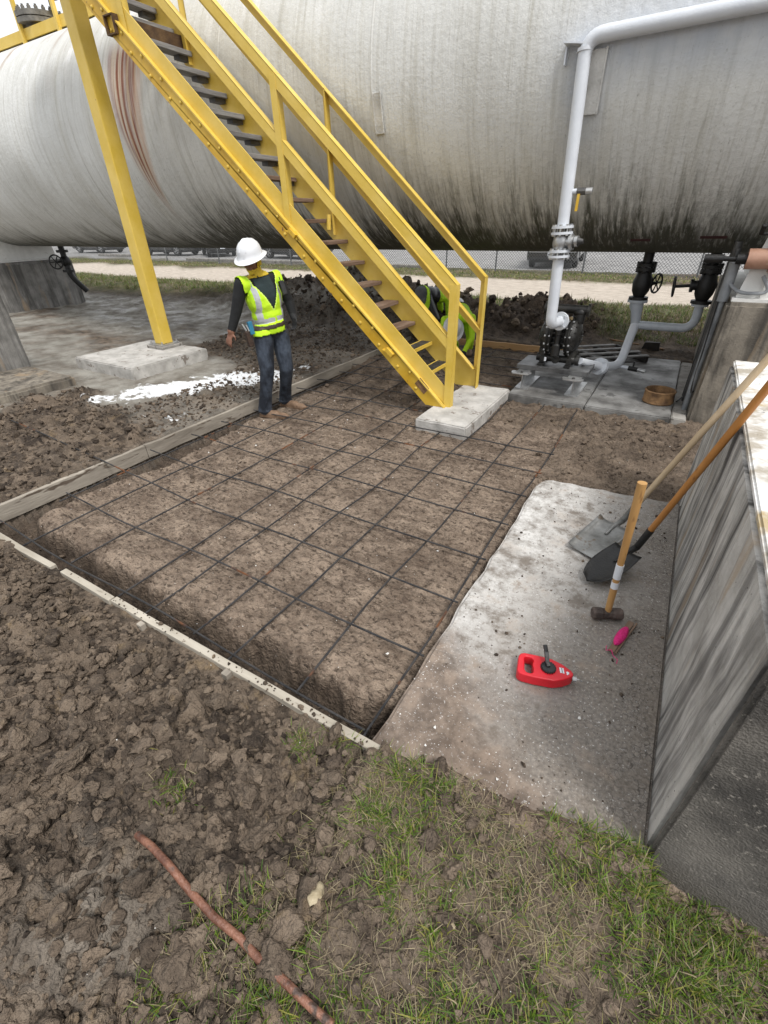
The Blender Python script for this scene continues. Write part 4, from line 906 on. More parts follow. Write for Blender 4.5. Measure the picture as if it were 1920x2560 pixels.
# ---------------------------------------------------------------- tools on the slab
M_HANDP = mat('pale_wood_handle', (.36,.26,.15), (.50,.385,.25), 6, .6, .1, stretch=(1,1,.3), spots=(.20,.14,.085), spot_scale=9, spot_at=.63)
M_HANDO = mat('varnished_wood_handle', (.30,.115,.022), (.42,.19,.05), 6, .4, .08, stretch=(1,1,.3), spots=(.13,.055,.02), spot_scale=9, spot_at=.66)
M_HANDS = mat('oak_wood_handle', (.36,.19,.06), (.50,.29,.11), 7, .5, .1, stretch=(1,1,.25), spots=(.17,.08,.03), spot_scale=12, spot_at=.62)
M_BLADE = mat('scraped_aluminium', (.10,.098,.09), (.27,.27,.26), 6, .45, .1, metal=.4, spots=(.13,.105,.08), spot_scale=9, spot_at=.58)
def shovel(label, tip, tipdir_px, sock, end, mt_b, mt_h, square, w, L):
    """blade lying on the slab, socket rising into the handle that leans on the pier"""
    t = thing('shovel', tip, label, 'shovel')
    a = (sock-tip); L = a.length; a = a.normalized(); r = a.cross(Vector((0,0,1))).normalized(); u = r.cross(a).normalized()
    nu, nv_ = 12, 12; vs_, fs = [], []
    for i in range(nv_+1):
        f = i/nv_; s = f*L*.82
        hw = w/2 if square else w/2*min(1, math.sqrt(max(.0, 1-(1-min(f/.62, 1))**2))+.02)*(1-.10*max(0, f-.7)/.3)
        if square and f < .06: hw *= .97
        for j in range(nu+1):
            g = 2*j/nu-1; dish = (.045 if square else .030)*(g**4 if square else g*g)*(.5+.5*f) + (.012*(1-f)**2 if not square else 0) + .018*f*(1-abs(g))*(f > .8)
            vs_.append(tip+a*s+r*g*hw+u*(dish+.004))
    W = nu+1
    for i in range(nv_):
        for j in range(nu): fs.append((i*W+j, i*W+j+1, (i+1)*W+j+1, (i+1)*W+j))
    me = MB().add(vs_, fs).mesh('blade'); bl = put('blade', me, mt_b, t, smooth=True); so = bl.modifiers.new('solid', 'SOLIDIFY'); so.thickness = .0035
    hd = (end-sock).normalized(); s0 = tip+a*L*.55+u*.012
    MB().tube([s0, tip+a*L*.74+u*.02, sock, sock+hd*.16], [.009,.017,.021,.0215], 12).build('socket', mt_b, bl, smooth=True)
    n = 8; MB().tube([sock+hd*.10+(end-sock-hd*.10)*i/n for i in range(n+1)], [.0185]*4+[.0195]*(n-4)+[.0185], 12).build('handle', mt_h, t, smooth=True)
    return t
# the handles rest on the near top edge of the pier
def over_edge(sock, qx, qy, ext):
    px0, py0 = PR(sock); best = None
    for y in np.linspace(1.2, 3.8, 521):
        p = Vector((.385, y, 1.026)); u, v = PR(p); w_ = abs((qx-px0)*(v-py0)-(qy-py0)*(u-px0))
        if best is None or w_ < best[0]: best = (w_, p)
    d = (best[1]-sock); return sock+d*(1+ext/d.length)
s1_ = G(1556, 1302, .10); shovel('square grey scoop shovel with pale wooden handle leaning on the pier', G(1458, 1385, .012), 0, s1_, over_edge(s1_, 1893, 928, .28), M_BLADE, M_HANDP, True, .235, .3)
s2_ = G(1592, 1368, .12); shovel('pointed black shovel with orange varnished handle leaning on the pier', G(1466, 1458, .012), 0, s2_, over_edge(s2_, 1919, 970, .42), M_BLACK, M_HANDO, False, .20, .3)
# sledgehammer standing on its head
h0, h1 = G(1474, 1532, .035), G(1562, 1536, .035); hc = (h0+h1)/2; hx = (h1-h0); hx.z = 0; hx.normalize()
t = thing('sledgehammer', (hc.x, hc.y, 0), 'sledgehammer standing upright on its dark steel head on the slab', 'sledgehammer')
Mh = Matrix((hx, Z.cross(hx), Z)).transposed(); Mx = Mh @ Matrix.Rotation(math.pi/2, 3, 'Y')
m = MB(); m.lathe([(.028,-.078),(.034,-.072),(.034,-.03),(.030,-.026),(.030,.026),(.034,.03),(.034,.072),(.028,.078)], hc+Vector((0,0,.0)), Mx, 8); m.build('head', M_RUSTK if False else M_HEAD if 'M_HEAD' in globals() else mat('rust_brown_steel', (.045,.033,.028), (.12,.085,.07), 14, .7, .3, 90), t, bevel=.003)
tpx = DP(1606, 1207, hc, .0)
n = 10; rr = [.016,.017,.018,.017,.0165,.017,.018,.019,.0195,.020,.021]
MB().tube([hc+Vector((0,0,.0))+(tpx-hc)*(i/n) for i in range(n+1)], rr, 14).build('handle', M_HANDS, t, smooth=True)
for f0, f1_ in ((.23, .28), (.31, .42)):
    a_, b_ = hc+(tpx-hc)*f0, hc+(tpx-hc)*f1_; MB().cyl(a_, b_, .0192, 14).build('tape_wrap', M_PIPE, t, smooth=True)
# red chalk reel
def reel():
    A = G(1292, 1655, .045); B = G(1438, 1690, .045); c = G(1362, 1690, .0); xa = (B-A); xa.z = 0; Lr = xa.length; xa.normalize(); ya = Z.cross(xa)
    M = Matrix((xa, ya, Z)).transposed(); S = Lr/1.0
    t = thing('chalk_reel', c, 'red plastic chalk line reel with black crank lying on the slab', 'chalk reel')
    out = [(-.50,-.20),(-.50,.12),(-.47,.19),(-.40,.225),(-.10,.235),(.08,.225),(.26,.16),(.40,.07),(.44,.02),(.44,-.05),(.40,-.09),(.28,-.18),(.12,-.25),(-.20,-.275),(-.40,-.27),(-.47,-.25)]
    hole = [(-.40,.11),(-.36,.15),(-.27,.15),(-.23,.10),(-.25,0),(-.225,-.09),(-.225,-.17),(-.27,-.205),(-.34,-.20),(-.375,-.15),(-.385,-.02)]
    bm = bmesh.new(); zt = .062
    def loop(pts, z): return [bm.verts.new(c+M @ Vector((x*S, y*S, z))) for x, y in pts]
    lo_, up_, hl, hu = loop(out, .004), loop(out, zt), loop(hole, .004), loop(hole, zt)
    for L_ in (lo_, up_, hl, hu):
        for i in range(len(L_)): bm.edges.new((L_[i], L_[(i+1) % len(L_)]))
    for a, b in ((lo_, up_), (hl, hu)):
        for i in range(len(a)): k = (i+1) % len(a); bm.faces.new((a[i], a[k], b[k], b[i]))
    for o_, h_ in ((up_, hu), (lo_, hl)):
        es = [e for e in bm.edges if (e.verts[0] in o_ and e.verts[1] in o_) or (e.verts[0] in h_ and e.verts[1] in h_)]
        bmesh.ops.triangle_fill(bm, edges=es, use_beauty=True)
    bmesh.ops.recalc_face_normals(bm, faces=bm.faces)
    me = bpy.data.meshes.new('housing'); bm.to_mesh(me); bm.free(); ho = put('housing', me, M_RED, t, bevel=.009, seg=3)
    for p in me.polygons: p.use_smooth = True
    me.set_sharp_from_angle(angle=.9)
    k = c+M @ Vector((.02*S, -.01*S, zt))
    m = MB(); m.cyl(k, k+Z*.010, .032, 24)
    for i in range(18): a = 2*math.pi*i/18; m.cyl(k+Vector((.032*math.cos(a), .032*math.sin(a), 0)), k+Vector((.032*math.cos(a), .032*math.sin(a), .010)), .0035, 6)
    m.build('hub', M_BLKP, t, smooth=True)
    e = k+M @ Vector((-.07*S, .20*S, .052)); m = MB(); m.beam(k+Z*.012, k+M @ Vector((-.03*S,.06*S,.022)), .018, .012); m.beam(k+M @ Vector((-.025*S,.05*S,.018)), e, .020, .010); m.cyl(e-Z*.004, e+M @ Vector((-.01, .02, .02)), .010, 10); m.build('crank', M_BLKP, t, bevel=.002)
    nz_ = c+M @ Vector((.44*S, -.015*S, .033)); MB().cyl(nz_, nz_+xa*.018, .014, 12).build('nozzle', M_STEEL, t, smooth=True); MB().tube([nz_+xa*.018, nz_+xa*.03+Z*.004, nz_+xa*.045-Z*.006], .003, 6).build('hook', M_STEEL, t)
    # white lettering block and emblem on the shoulder
    for i in range(3): MB().box(c+M @ Vector(((.235+.02*i)*S, (.01)*S, zt+.0006)), (.005 if i else .012, .030, .0008), M @ Matrix.Rotation(.16, 3, 'Z')).build('print_bar', M_PIPE, ho)
    MB().box(c+M @ Vector((.345*S, -.015*S, zt+.0006)), (.010, .014, .0008), M @ Matrix.Rotation(.5, 3, 'Z')).box(c+M @ Vector((.35*S, -.03*S, zt+.0012)), (.006, .018, .0008), M @ Matrix.Rotation(-.4, 3, 'Z')).build('emblem', M_PIPE, ho)
M_BLKP = mat('black_plastic', (.012,.012,.013), (.022,.022,.023), 9, .4, .05)
reel()
# pink line on a wooden winder
a, b = G(1527, 1628, .012), G(1578, 1556, .012); d = (b-a).normalized(); r = d.cross(Z).normalized()
t = thing('string_winder', a, 'wooden stick wound with bright pink string lying beside the sledgehammer', 'string winder')
MB().beam(a+r*.0, b, .030, .010).build('stick', M_WOODB, t); MB().beam(a+r*.022-d*.0, b+r*.024+d*.01, .008, .012).build('side_strip', M_WOODB, t)
c0 = a*.53+b*.47; M = Matrix((d, r, Z)).transposed()
M_PINK = mat('pink_string', (.60,.008,.14), (.74,.02,.22), 70, .7, .6, 220, stretch=(1,1,.2))
MB().ell(c0+Z*.010, (.082, .024, .020), M, 16, 12).build('string_coil', M_PINK, t, smooth=True)
MB().tube([a+Z*.01, a-d*.02+r*.02, a-d*.03+r*.045, a-d*.055+r*.05], .0018, 5).tube([a+Z*.01, a-d*.01-r*.02, a+d*.02-r*.03], .0018, 5).build('loose_end', M_PINK, t)

# rusty pipe half buried in the foreground
M_COPPER = mat('rusty_reddish_pipe', (.10,.040,.024), (.25,.115,.072), 13, .55, .4, 90, spots=(.07,.045,.035), spot_scale=11, spot_at=.56)
def gz(p): return float(ground_z(p.x, p.y)[0])
pp = [G(*q, .06) for q in ((352,2100),(395,2140),(440,2190),(480,2235),(540,2300),(600,2345),(650,2400),(700,2445),(760,2500),(830,2562))]
o = MB().tube([Vector((p.x, p.y, max(gz(p)*.6+.05, .045)+.006*math.sin(i*2.1)+(.03 if i < 3 else 0))) for i, p in enumerate(pp)], [.0115]*10, 12).build('rusty_pipe', M_COPPER, None, smooth=True); tag(o, 'bent reddish rusty pipe half buried in the foreground soil', 'pipe')

# ---------------------------------------------------------------- fence, curbs, vehicles
FY = 19.35
t = thing('chain_link_fence', (-15, FY, 0), 'galvanised chain link fence along the far side of the gravel lane', 'fence')
M_GALV = mat('galvanised_wire', (.13,.135,.14), (.20,.205,.21), 5, .6, 0, metal=.2)
ys = FY; m = MB(); xl, xr, fh = -44, 6, 1.8; k = 0; x = xl-fh
while x < xr:
    for s in (1, -1):
        xa_, xb_ = (x, x+fh) if s > 0 else (x+fh, x)
        p0, p1 = Vector((xa_, ys+.004*s, .03)), Vector((xb_, ys+.004*s, fh)); dd = (p1-p0).normalized(); w_ = Vector((0,1,0)).cross(dd)*.0062
        o_ = len(m.v); m.v += [tuple(p0-w_), tuple(p0+w_), tuple(p0+Vector((0,.006,0))), tuple(p1-w_), tuple(p1+w_), tuple(p1+Vector((0,.006,0)))]
        m.f += [(o_,o_+1,o_+4,o_+3), (o_+1,o_+2,o_+5,o_+4), (o_+2,o_,o_+3,o_+5)]
    x += .105
m.build('wire_mesh', M_GALV, t)
for px in (415, 545, 725, 1116, 1241, 1463, 1758): 
    xx = YP(px, 640, FY).x; MB().cyl((xx, ys+.03, -.1), (xx, ys+.03, fh), .03, 10).build('post', M_GALV, t, smooth=True)
MB().cyl((xl, ys+.03, fh), (xr, ys+.03, fh), .02, 8).build('top_rail', M_GALV, t); MB().cyl((xl, ys+.02, .04), (xr, ys+.02, .04), .008, 6).build('tension_wire', M_GALV, t)
for i, (pa, pb, py, yy, lb) in enumerate(((470, 760, 657, 20.6, 'long grey concrete curb behind the standing worker'), (250, 345, 641, 22.3, 'grey concrete curb near the far left pier'), (880, 1110, 668, 20.2, 'long low grey curb seen between the stair railings'))):
    a, b = YP(pa, py, yy), YP(pb, py, yy); o = MB().bx(a.x, b.x, yy-.12, yy+.12, -.02, .17).build('parking_curb', M_CONC, None, bevel=.04); tag(o, lb, 'curb', 'curbs along the fence')
M_CARB = mat('black_car_paint', (.010,.010,.012), (.014,.014,.016), 3, .18, 0, coat=1)
M_CARG = mat('charcoal_car_paint', (.03,.032,.036), (.035,.037,.04), 3, .2, 0, coat=1)
M_TYRE = mat('tyre_rubber', (.012,.012,.012), (.022,.021,.02), 12, .85, .2); M_RIM = mat('alloy_rim', (.42,.43,.44), (.5,.5,.51), 5, .3, 0, metal=.8)
M_GLASS = mat('dark_car_glass', (.012,.014,.016), (.014,.016,.018), 3, .05, 0); M_TAIL = mat('red_tail_lamp', (.28,.01,.012), (.34,.015,.015), 3, .2, 0); M_HEADL = mat('clear_head_lamp', (.55,.57,.6), (.65,.66,.68), 3, .12, 0)
def wheel(t, x, y, s, r=.36):
    m = MB(); Mw = Matrix.Rotation(-s*math.pi/2, 3, 'X'); c = Vector((x, y, r))
    m.lathe([(r*.62,-.10),(r*.94,-.10),(r,-.06),(r,.06),(r*.94,.10),(r*.66,.105),(r*.62,.06)], c, Mw, 26); w_ = m.build('wheel', M_TYRE, t, smooth=True)
    m = MB(); m.lathe([(r*.64,.02),(r*.64,.09),(r*.58,.095),(r*.57,.03)], c, Mw, 26); m.lathe([(.02,.05),(r*.16,.05),(r*.14,.088),(.02,.09)], c, Mw, 14)
    for k in range(5):
        a = 2*math.pi*k/5
        for da in (-.13, .13): d0 = Vector((math.cos(a+da*.4), 0, math.sin(a+da*.4)))*r*.12; d1 = Vector((math.cos(a+da), 0, math.sin(a+da)))*r*.60; m.beam(c+d0+Vector((0,s*.075,0)), c+d1+Vector((0,s*.08,0)), r*.10, .02, (0,1,0))
    m.build('rim', M_RIM, w_, smooth=False)
def suv(loc, rz, label, paint, truck=False):
    t = thing('parked_pickup' if truck else 'parked_car', loc, label, 'pickup' if truck else 'car', 'vehicles parked behind the fence', local=True); t.rotation_euler.z = rz
    L, W = (5.6, 1.98) if truck else (4.6, 1.84); h = L/2; wb = L*.31; R = .40 if truck else .36
    def arch(cx): return [(cx+(R+.05)*math.cos(a), .36+(R+.03)*math.sin(a)) for a in np.linspace(0, math.pi, 9)]
    low = [(h, .42), (h, .75), (h-.06, .95)] + ([(h-1.1, 1.08), (.9, 1.1), (-h+.02, 1.12)] if truck else [(h-.95, 1.05), (-h+.05, 1.08)]) + [(-h, .9), (-h, .42), (-h+.12, .30)] + [(x, z) for x, z in arch(-wb)[::-1]] + [(x, z) for x, z in arch(wb)[::-1]] + [(h-.12, .28)]
    bd = MB().prism(low, 1, -W/2, W/2).build('body', paint, t, bevel=.07, seg=3)
    cab = [(h-1.15, 1.06), (h-1.85, 1.62), (-.55, 1.75), (-.95, 1.09)] if truck else [(h-.95, 1.03), (h-1.75, 1.55), (-h+.75, 1.62), (-h+.15, 1.05)]
    cb_ = MB().prism(cab, 1, -W/2+.10, W/2-.10).build('cabin', paint, t, bevel=.06, seg=3)
    gl = [(x*.96+.02, 1.10 if z < 1.2 else z-.09) for x, z in cab]
    for s in (-1, 1): MB().prism(gl, 1, s*(W/2-.104), s*(W/2-.092)).build('side_window', M_GLASS, cb_)
    x0, z0 = cab[0]; x1, z1 = cab[1]; MB().beam((x0*.9+x1*.1+.02, 0, z0*.9+z1*.1+.02), (x0*.12+x1*.88+.02, 0, z0*.12+z1*.88+.02), W-.36, .02, (1,0,1)).build('windscreen', M_GLASS, cb_)
    MB().bx(-h+.25, h-.25, -W/2+.12, W/2-.12, .22, .44).build('underbody', M_BLKP, t)
    for s in (-1, 1):
        for x in (-wb, wb): wheel(t, x, s*(W/2-.11), s, R)
        MB().box((h-.05, s*(W/2-.28), .80), (.12, .36, .14)).build('head_lamp', M_HEADL, t, bevel=.03); MB().box((-h+.03, s*(W/2-.14), .90), (.10, .20, .24)).build('tail_lamp', M_TAIL, t, bevel=.03)
        MB().box((h-1.25, s*(W/2+.09), 1.12), (.12, .18, .14)).build('mirror', paint, t, bevel=.03)
    for s in (-1, 1): MB().box((s*(h+.02), 0, .66 if truck and s < 0 else .52), (.16, W-.16, .13 if truck and s < 0 else .20)).build('bumper', M_RIM if truck and s < 0 else M_BLKP, t, bevel=.04)
    pl = MB().box((-h-.105, .0 if truck else .0, .56), (.012, .31, .155)).build('licence_plate', M_PIPE, t); 
    pf = MB().box((h+.105, 0, .55), (.012, .31, .155)).build('licence_plate', M_PIPE, t)
    for i in range(7):
        if i != 3: MB().box((-h-.1125, -.115+.038*i, .545), (.002, .022, .06)).build('plate_character', M_BLKP, pl)
    return t
for px, yy, rz, lb, pt in ((255, 25.5, .05, 'black car beside the far left pier, farthest left of the parked cars', M_CARB), (432, 24.6, .10, 'charcoal car seen just right of the yellow column', M_CARG), (548, 25.2, -.6, 'black car parked at an angle left of the white hard hat', M_CARB), (740, 24.3, math.pi-.12, 'black car seen between the hard hat and the stair stringer', M_CARB)):
    q = YP(px, 640, yy); suv((q.x, yy, 0), rz, lb, pt)
q = YP(1362, 650, 22.6); suv((q.x+.15, 24.4, 0), math.pi/2+.12, 'black pickup with chrome bumper seen past the white riser pipe', M_CARB, True)
# ---------------------------------------------------------------- people
M_SKIN = mat('tanned_skin', (.17,.075,.045), (.23,.11,.07), 12, .55, .1, 90)
M_SHIRT = mat('black_shirt', (.004,.0045,.005), (.008,.0085,.009), 7, .9, .5, 16)
M_TEAL = mat('dark_teal_shirt', (.010,.020,.022), (.018,.032,.034), 7, .9, .5, 16)
M_DENIM = mat('dark_denim', (.006,.009,.016), (.050,.064,.088), 4.2, .9, .9, 17, stretch=(1.6,1.6,.8), lo=.42, hi=.66)
M_HIVIS = mat('hi_vis_lime_fabric', (.43,.72,.012), (.56,.86,.02), 5, .75, .7, 11)
M_REFL = mat('silver_reflective_tape', (.36,.37,.39), (.50,.51,.53), 8, .4, .3, 22)
M_GAIT = mat('yellow_printed_gaiter', (.52,.36,.02), (.64,.47,.05), 22, .85, .5, 20, spots=(.06,.05,.02), spot_scale=17, spot_at=.58)
M_HAT = mat('white_hard_hat', (.62,.635,.655), (.69,.70,.72), 5, .28, 0)
M_HATD = mat('dusty_white_hard_hat', (.52,.52,.52), (.68,.68,.68), 5, .5, .05)
M_GLOVE = mat('dark_glove', (.012,.012,.013), (.03,.03,.031), 12, .8, .4, 40)
M_BOOT = mat('tan_leather_boot', (.15,.092,.055), (.26,.17,.11), 9, .75, .3, 40)
M_BELT = mat('dark_brown_belt', (.025,.014,.009), (.05,.028,.018), 8, .6, .2)
M_GREYP = mat('grey_work_trousers', (.075,.08,.085), (.15,.155,.16), 5, .9, .8, 15)
M_BLUE = mat('blue_tool_case', (.02,.15,.26), (.03,.2,.32), 8, .5, .1)

def cap(m, p0, r0, p1, r1, n=14, k=5):
    p0, p1 = Vector(p0), Vector(p1); a = p1-p0; L = a.length; a = a.normalized() if L > 1e-6 else Vector((0,0,1)); u = a.orthogonal().normalized(); v = a.cross(u); M = Matrix((u, v, a)).transposed()
    pr = [(r0*math.sin(math.pi/2*i/k)+1e-4, -r0*math.cos(math.pi/2*i/k)) for i in range(k+1)] + [(r1*math.cos(math.pi/2*i/k)+1e-4, L+r1*math.sin(math.pi/2*i/k)) for i in range(k+1)]
    return m.lathe(pr, p0, M, n)
def remesh(m, vox, smooth=4):
    me = m.mesh('tmp'); o = bpy.data.objects.new('tmp', me); C.objects.link(o)
    r = o.modifiers.new('r', 'REMESH'); r.mode = 'VOXEL'; r.voxel_size = vox; r.adaptivity = 0
    s = o.modifiers.new('s', 'SMOOTH'); s.iterations = smooth; s.factor = .5
    dg = bpy.context.evaluated_depsgraph_get(); out = bpy.data.meshes.new_from_object(o.evaluated_get(dg))
    bpy.data.objects.remove(o); bpy.data.meshes.remove(me); return out
def arrays(me):
    n = len(me.vertices); co = np.empty(n*3, np.float32); me.vertices.foreach_get('co', co); co = co.reshape(-1, 3)
    nr = np.empty(n*3, np.float32); me.vertices.foreach_get('normal', nr); nr = nr.reshape(-1, 3)
    k = len(me.loops); lv = np.empty(k, np.int32); me.loops.foreach_get('vertex_index', lv)
    ls = np.empty(len(me.polygons), np.int32); me.polygons.foreach_get('loop_start', ls); lt = np.empty(len(me.polygons), np.int32); me.polygons.foreach_get('loop_total', lt)
    return co, nr, lv, ls, lt
def shell_from(me, sel, off, name, parent, mats, midx=None, thick=.004):
    """a garment: the chosen faces of the body, moved out along the normals"""
    co, nr, lv, ls, lt = arrays(me); idx = np.nonzero(sel)[0]; used = {}; vs_, fs = [], []
    for i in idx:
        f = []
        for v in lv[ls[i]:ls[i]+lt[i]]:
            v = int(v)
            if v not in used: used[v] = len(vs_); vs_.append(tuple(co[v]+nr[v]*off))
            f.append(used[v])
        fs.append(tuple(f))
    g = bpy.data.meshes.new(name); g.from_pydata(vs_, [], fs)
    for mm in mats: g.materials.append(mm)
    if midx is not None: g.polygons.foreach_set('material_index', midx[idx].astype(np.int32))
    g.polygons.foreach_set('use_smooth', [True]*len(g.polygons))
    o = put(name, g, None, parent); s = o.modifiers.new('solid', 'SOLIDIFY'); s.thickness = thick; s.offset = -1
    return o
def centers(me):
    c = np.empty(len(me.polygons)*3, np.float32); me.polygons.foreach_get('center', c); return c.reshape(-1, 3)
def segdist(c, a, b):
    a, b = np.array(a), np.array(b); d = b-a; t = np.clip(((c-a)@d)/(d@d), 0, 1); return np.linalg.norm(c-(a+t[:,None]*d), axis=1), t
def hand(m, w, d, side, curl=.35, L=.18, palm_n=None, r=.0088):
    """palm and five fingers from wrist w along d; side = direction of the thumb"""
    d = Vector(d).normalized(); s = Vector(side); s = (s-d*s.dot(d)).normalized(); n = d.cross(s).normalized()
    if palm_n is not None and n.dot(Vector(palm_n)) < 0: n = -n
    pl = L*.50; c = Vector(w)+d*pl*.55; m.ell(c, (L*.215, L*.085, pl*.62), Matrix((s, n, d)).transposed(), 12, 8)
    cap(m, Vector(w)-d*.02, .026, Vector(w)+d*.03, .027)
    for i, (o_, fl) in enumerate(((.034, .90), (.0115, 1.0), (-.0115, .93), (-.033, .74))):
        b = Vector(w)+d*pl*.95+s*o_*L/.18; p = b; dd = (d+s*o_*1.2).normalized(); cu = curl*(1+.12*i)
        for k, f in enumerate((.42, .32, .24)):
            ang = cu*(k+.6); e = (dd*math.cos(ang)+n*math.sin(ang)).normalized(); q = p+e*L*.46*fl*f; cap(m, p, r*(1-.08*k), q, r*(.94-.08*k), 8, 3); p = q
    b = Vector(w)+d*pl*.22+s*.030*L/.18; q = b+(d*.55+s*.75+n*.25).normalized()*L*.20; cap(m, b, r*1.35, q, r*1.15, 8, 3); cap(m, q, r*1.15, q+(d*.9+s*.25+n*.35).normalized()*L*.17, r*.95, 8, 3)
def hard_hat(parent, c, up, fwd, mt, R=.118, name='hard_hat'):
    up = Vector(up).normalized(); f = Vector(fwd); f = (f-up*f.dot(up)).normalized(); s = up.cross(f); M = Matrix((f, s, up)).transposed()
    m = MB(); nu = 32
    prof = [(1.42,-.10),(1.45,-.085),(1.40,-.06),(1.16,.0),(1.10,.05),(1.08,.30),(1.03,.55),(.92,.80),(.72,1.02),(.45,1.16),(.2,1.21),(.02,1.22)]
    vs_, fs = [], []
    for i, (r_, z) in enumerate(prof):
        for j in range(nu):
            a = 2*math.pi*j/nu; rr = r_*R; ell = 1.10 if True else 1
            x, y = rr*math.cos(a)*ell, rr*math.sin(a)*.94
            if i < 4: x *= 1+.10*max(0, math.cos(a)); 
            vs_.append(Vector(c)+M @ Vector((x, y, z*R-(.018*max(0, math.cos(a)) if i < 4 else 0))))
    for i in range(len(prof)-1):
        for j in range(nu): a, b = i*nu+j, i*nu+(j+1) % nu; fs.append((a, b, b+nu, a+nu))
    fs.append(tuple(range((len(prof)-1)*nu, len(prof)*nu)))
    m.add(vs_, fs); me = m.mesh(name); o = put(name, me, mt, parent, smooth=True); so = o.modifiers.new('s', 'SOLIDIFY'); so.thickness = .004; so.offset = -1
    for off in (-.035, 0, .035):
        pts = [Vector(c)+M @ Vector((R*1.08*math.cos(a)*1.06, off, R*(.18+1.03*math.sin(a)))) for a in np.linspace(.35, math.pi-.35, 14)]
        MB().tube(pts, .008 if off == 0 else .006, 8).build('ridge', mt, o, smooth=True)
    return o
def head(m, c, up, fwd, r=.098):
    up = Vector(up).normalized(); f = Vector(fwd); f = (f-up*f.dot(up)).normalized(); s = up.cross(f); M = Matrix((f, s, up)).transposed(); c = Vector(c)
    m.ell(c+up*.02, (r*1.0, r*.80, r*1.02), M, 18, 12); m.ell(c+f*.022-up*.055, (r*.68, r*.60, r*.66), M, 16, 10)       # skull, jaw
    m.ell(c+f*(r*.98)-up*.022, (.018, .014, .026), M, 10, 8); m.ell(c+f*(r*.78)+up*.012, (.025, .055, .014), M, 12, 8)    # nose, brow
    m.ell(c+f*(r*.88)-up*.060, (.016, .026, .009), M, 10, 6); m.ell(c+f*(r*.70)-up*.095, (.024, .026, .018), M, 10, 6)   # lips, chin
    for q in (-1, 1): m.ell(c+s*q*r*.82-up*.018, (.020, .010, .032), M, 10, 8); m.ell(c+f*r*.70+s*q*.046-up*.03, (.022,.022,.022), M, 8, 6)
    return f, s, up
def boot(parent, ankle, toe, mt, name='boot'):
    a, t_ = Vector(ankle), Vector(toe); d = t_-a; d.z = 0; L = d.length; d.normalize(); z0 = t_.z; s = Z.cross(d)
    m = MB(); cap(m, (a.x, a.y, z0+.16), .058, (a.x-d.x*.01, a.y-d.y*.01, z0+.05), .052); b = Vector((a.x, a.y, z0+.045))-d*.035
    cap(m, b, .042, b+d*(L*.55+.03), .046); M = Matrix((d, s, Z)).transposed(); m.ell(Vector((a.x, a.y, z0+.036))+d*(L*.80), (.085, .047, .034), M)
    m.box(Vector((a.x, a.y, z0+.012))-d*.02, (.11, .075, .024), M); m.box(Vector((a.x, a.y, z0+.012))+d*(L*.55), (L*.8, .085, .022), M)
    me = remesh(m, .008, 3); me.polygons.foreach_set('use_smooth', [True]*len(me.polygons)); me.materials.append(mt); return put(name, me, None, parent)

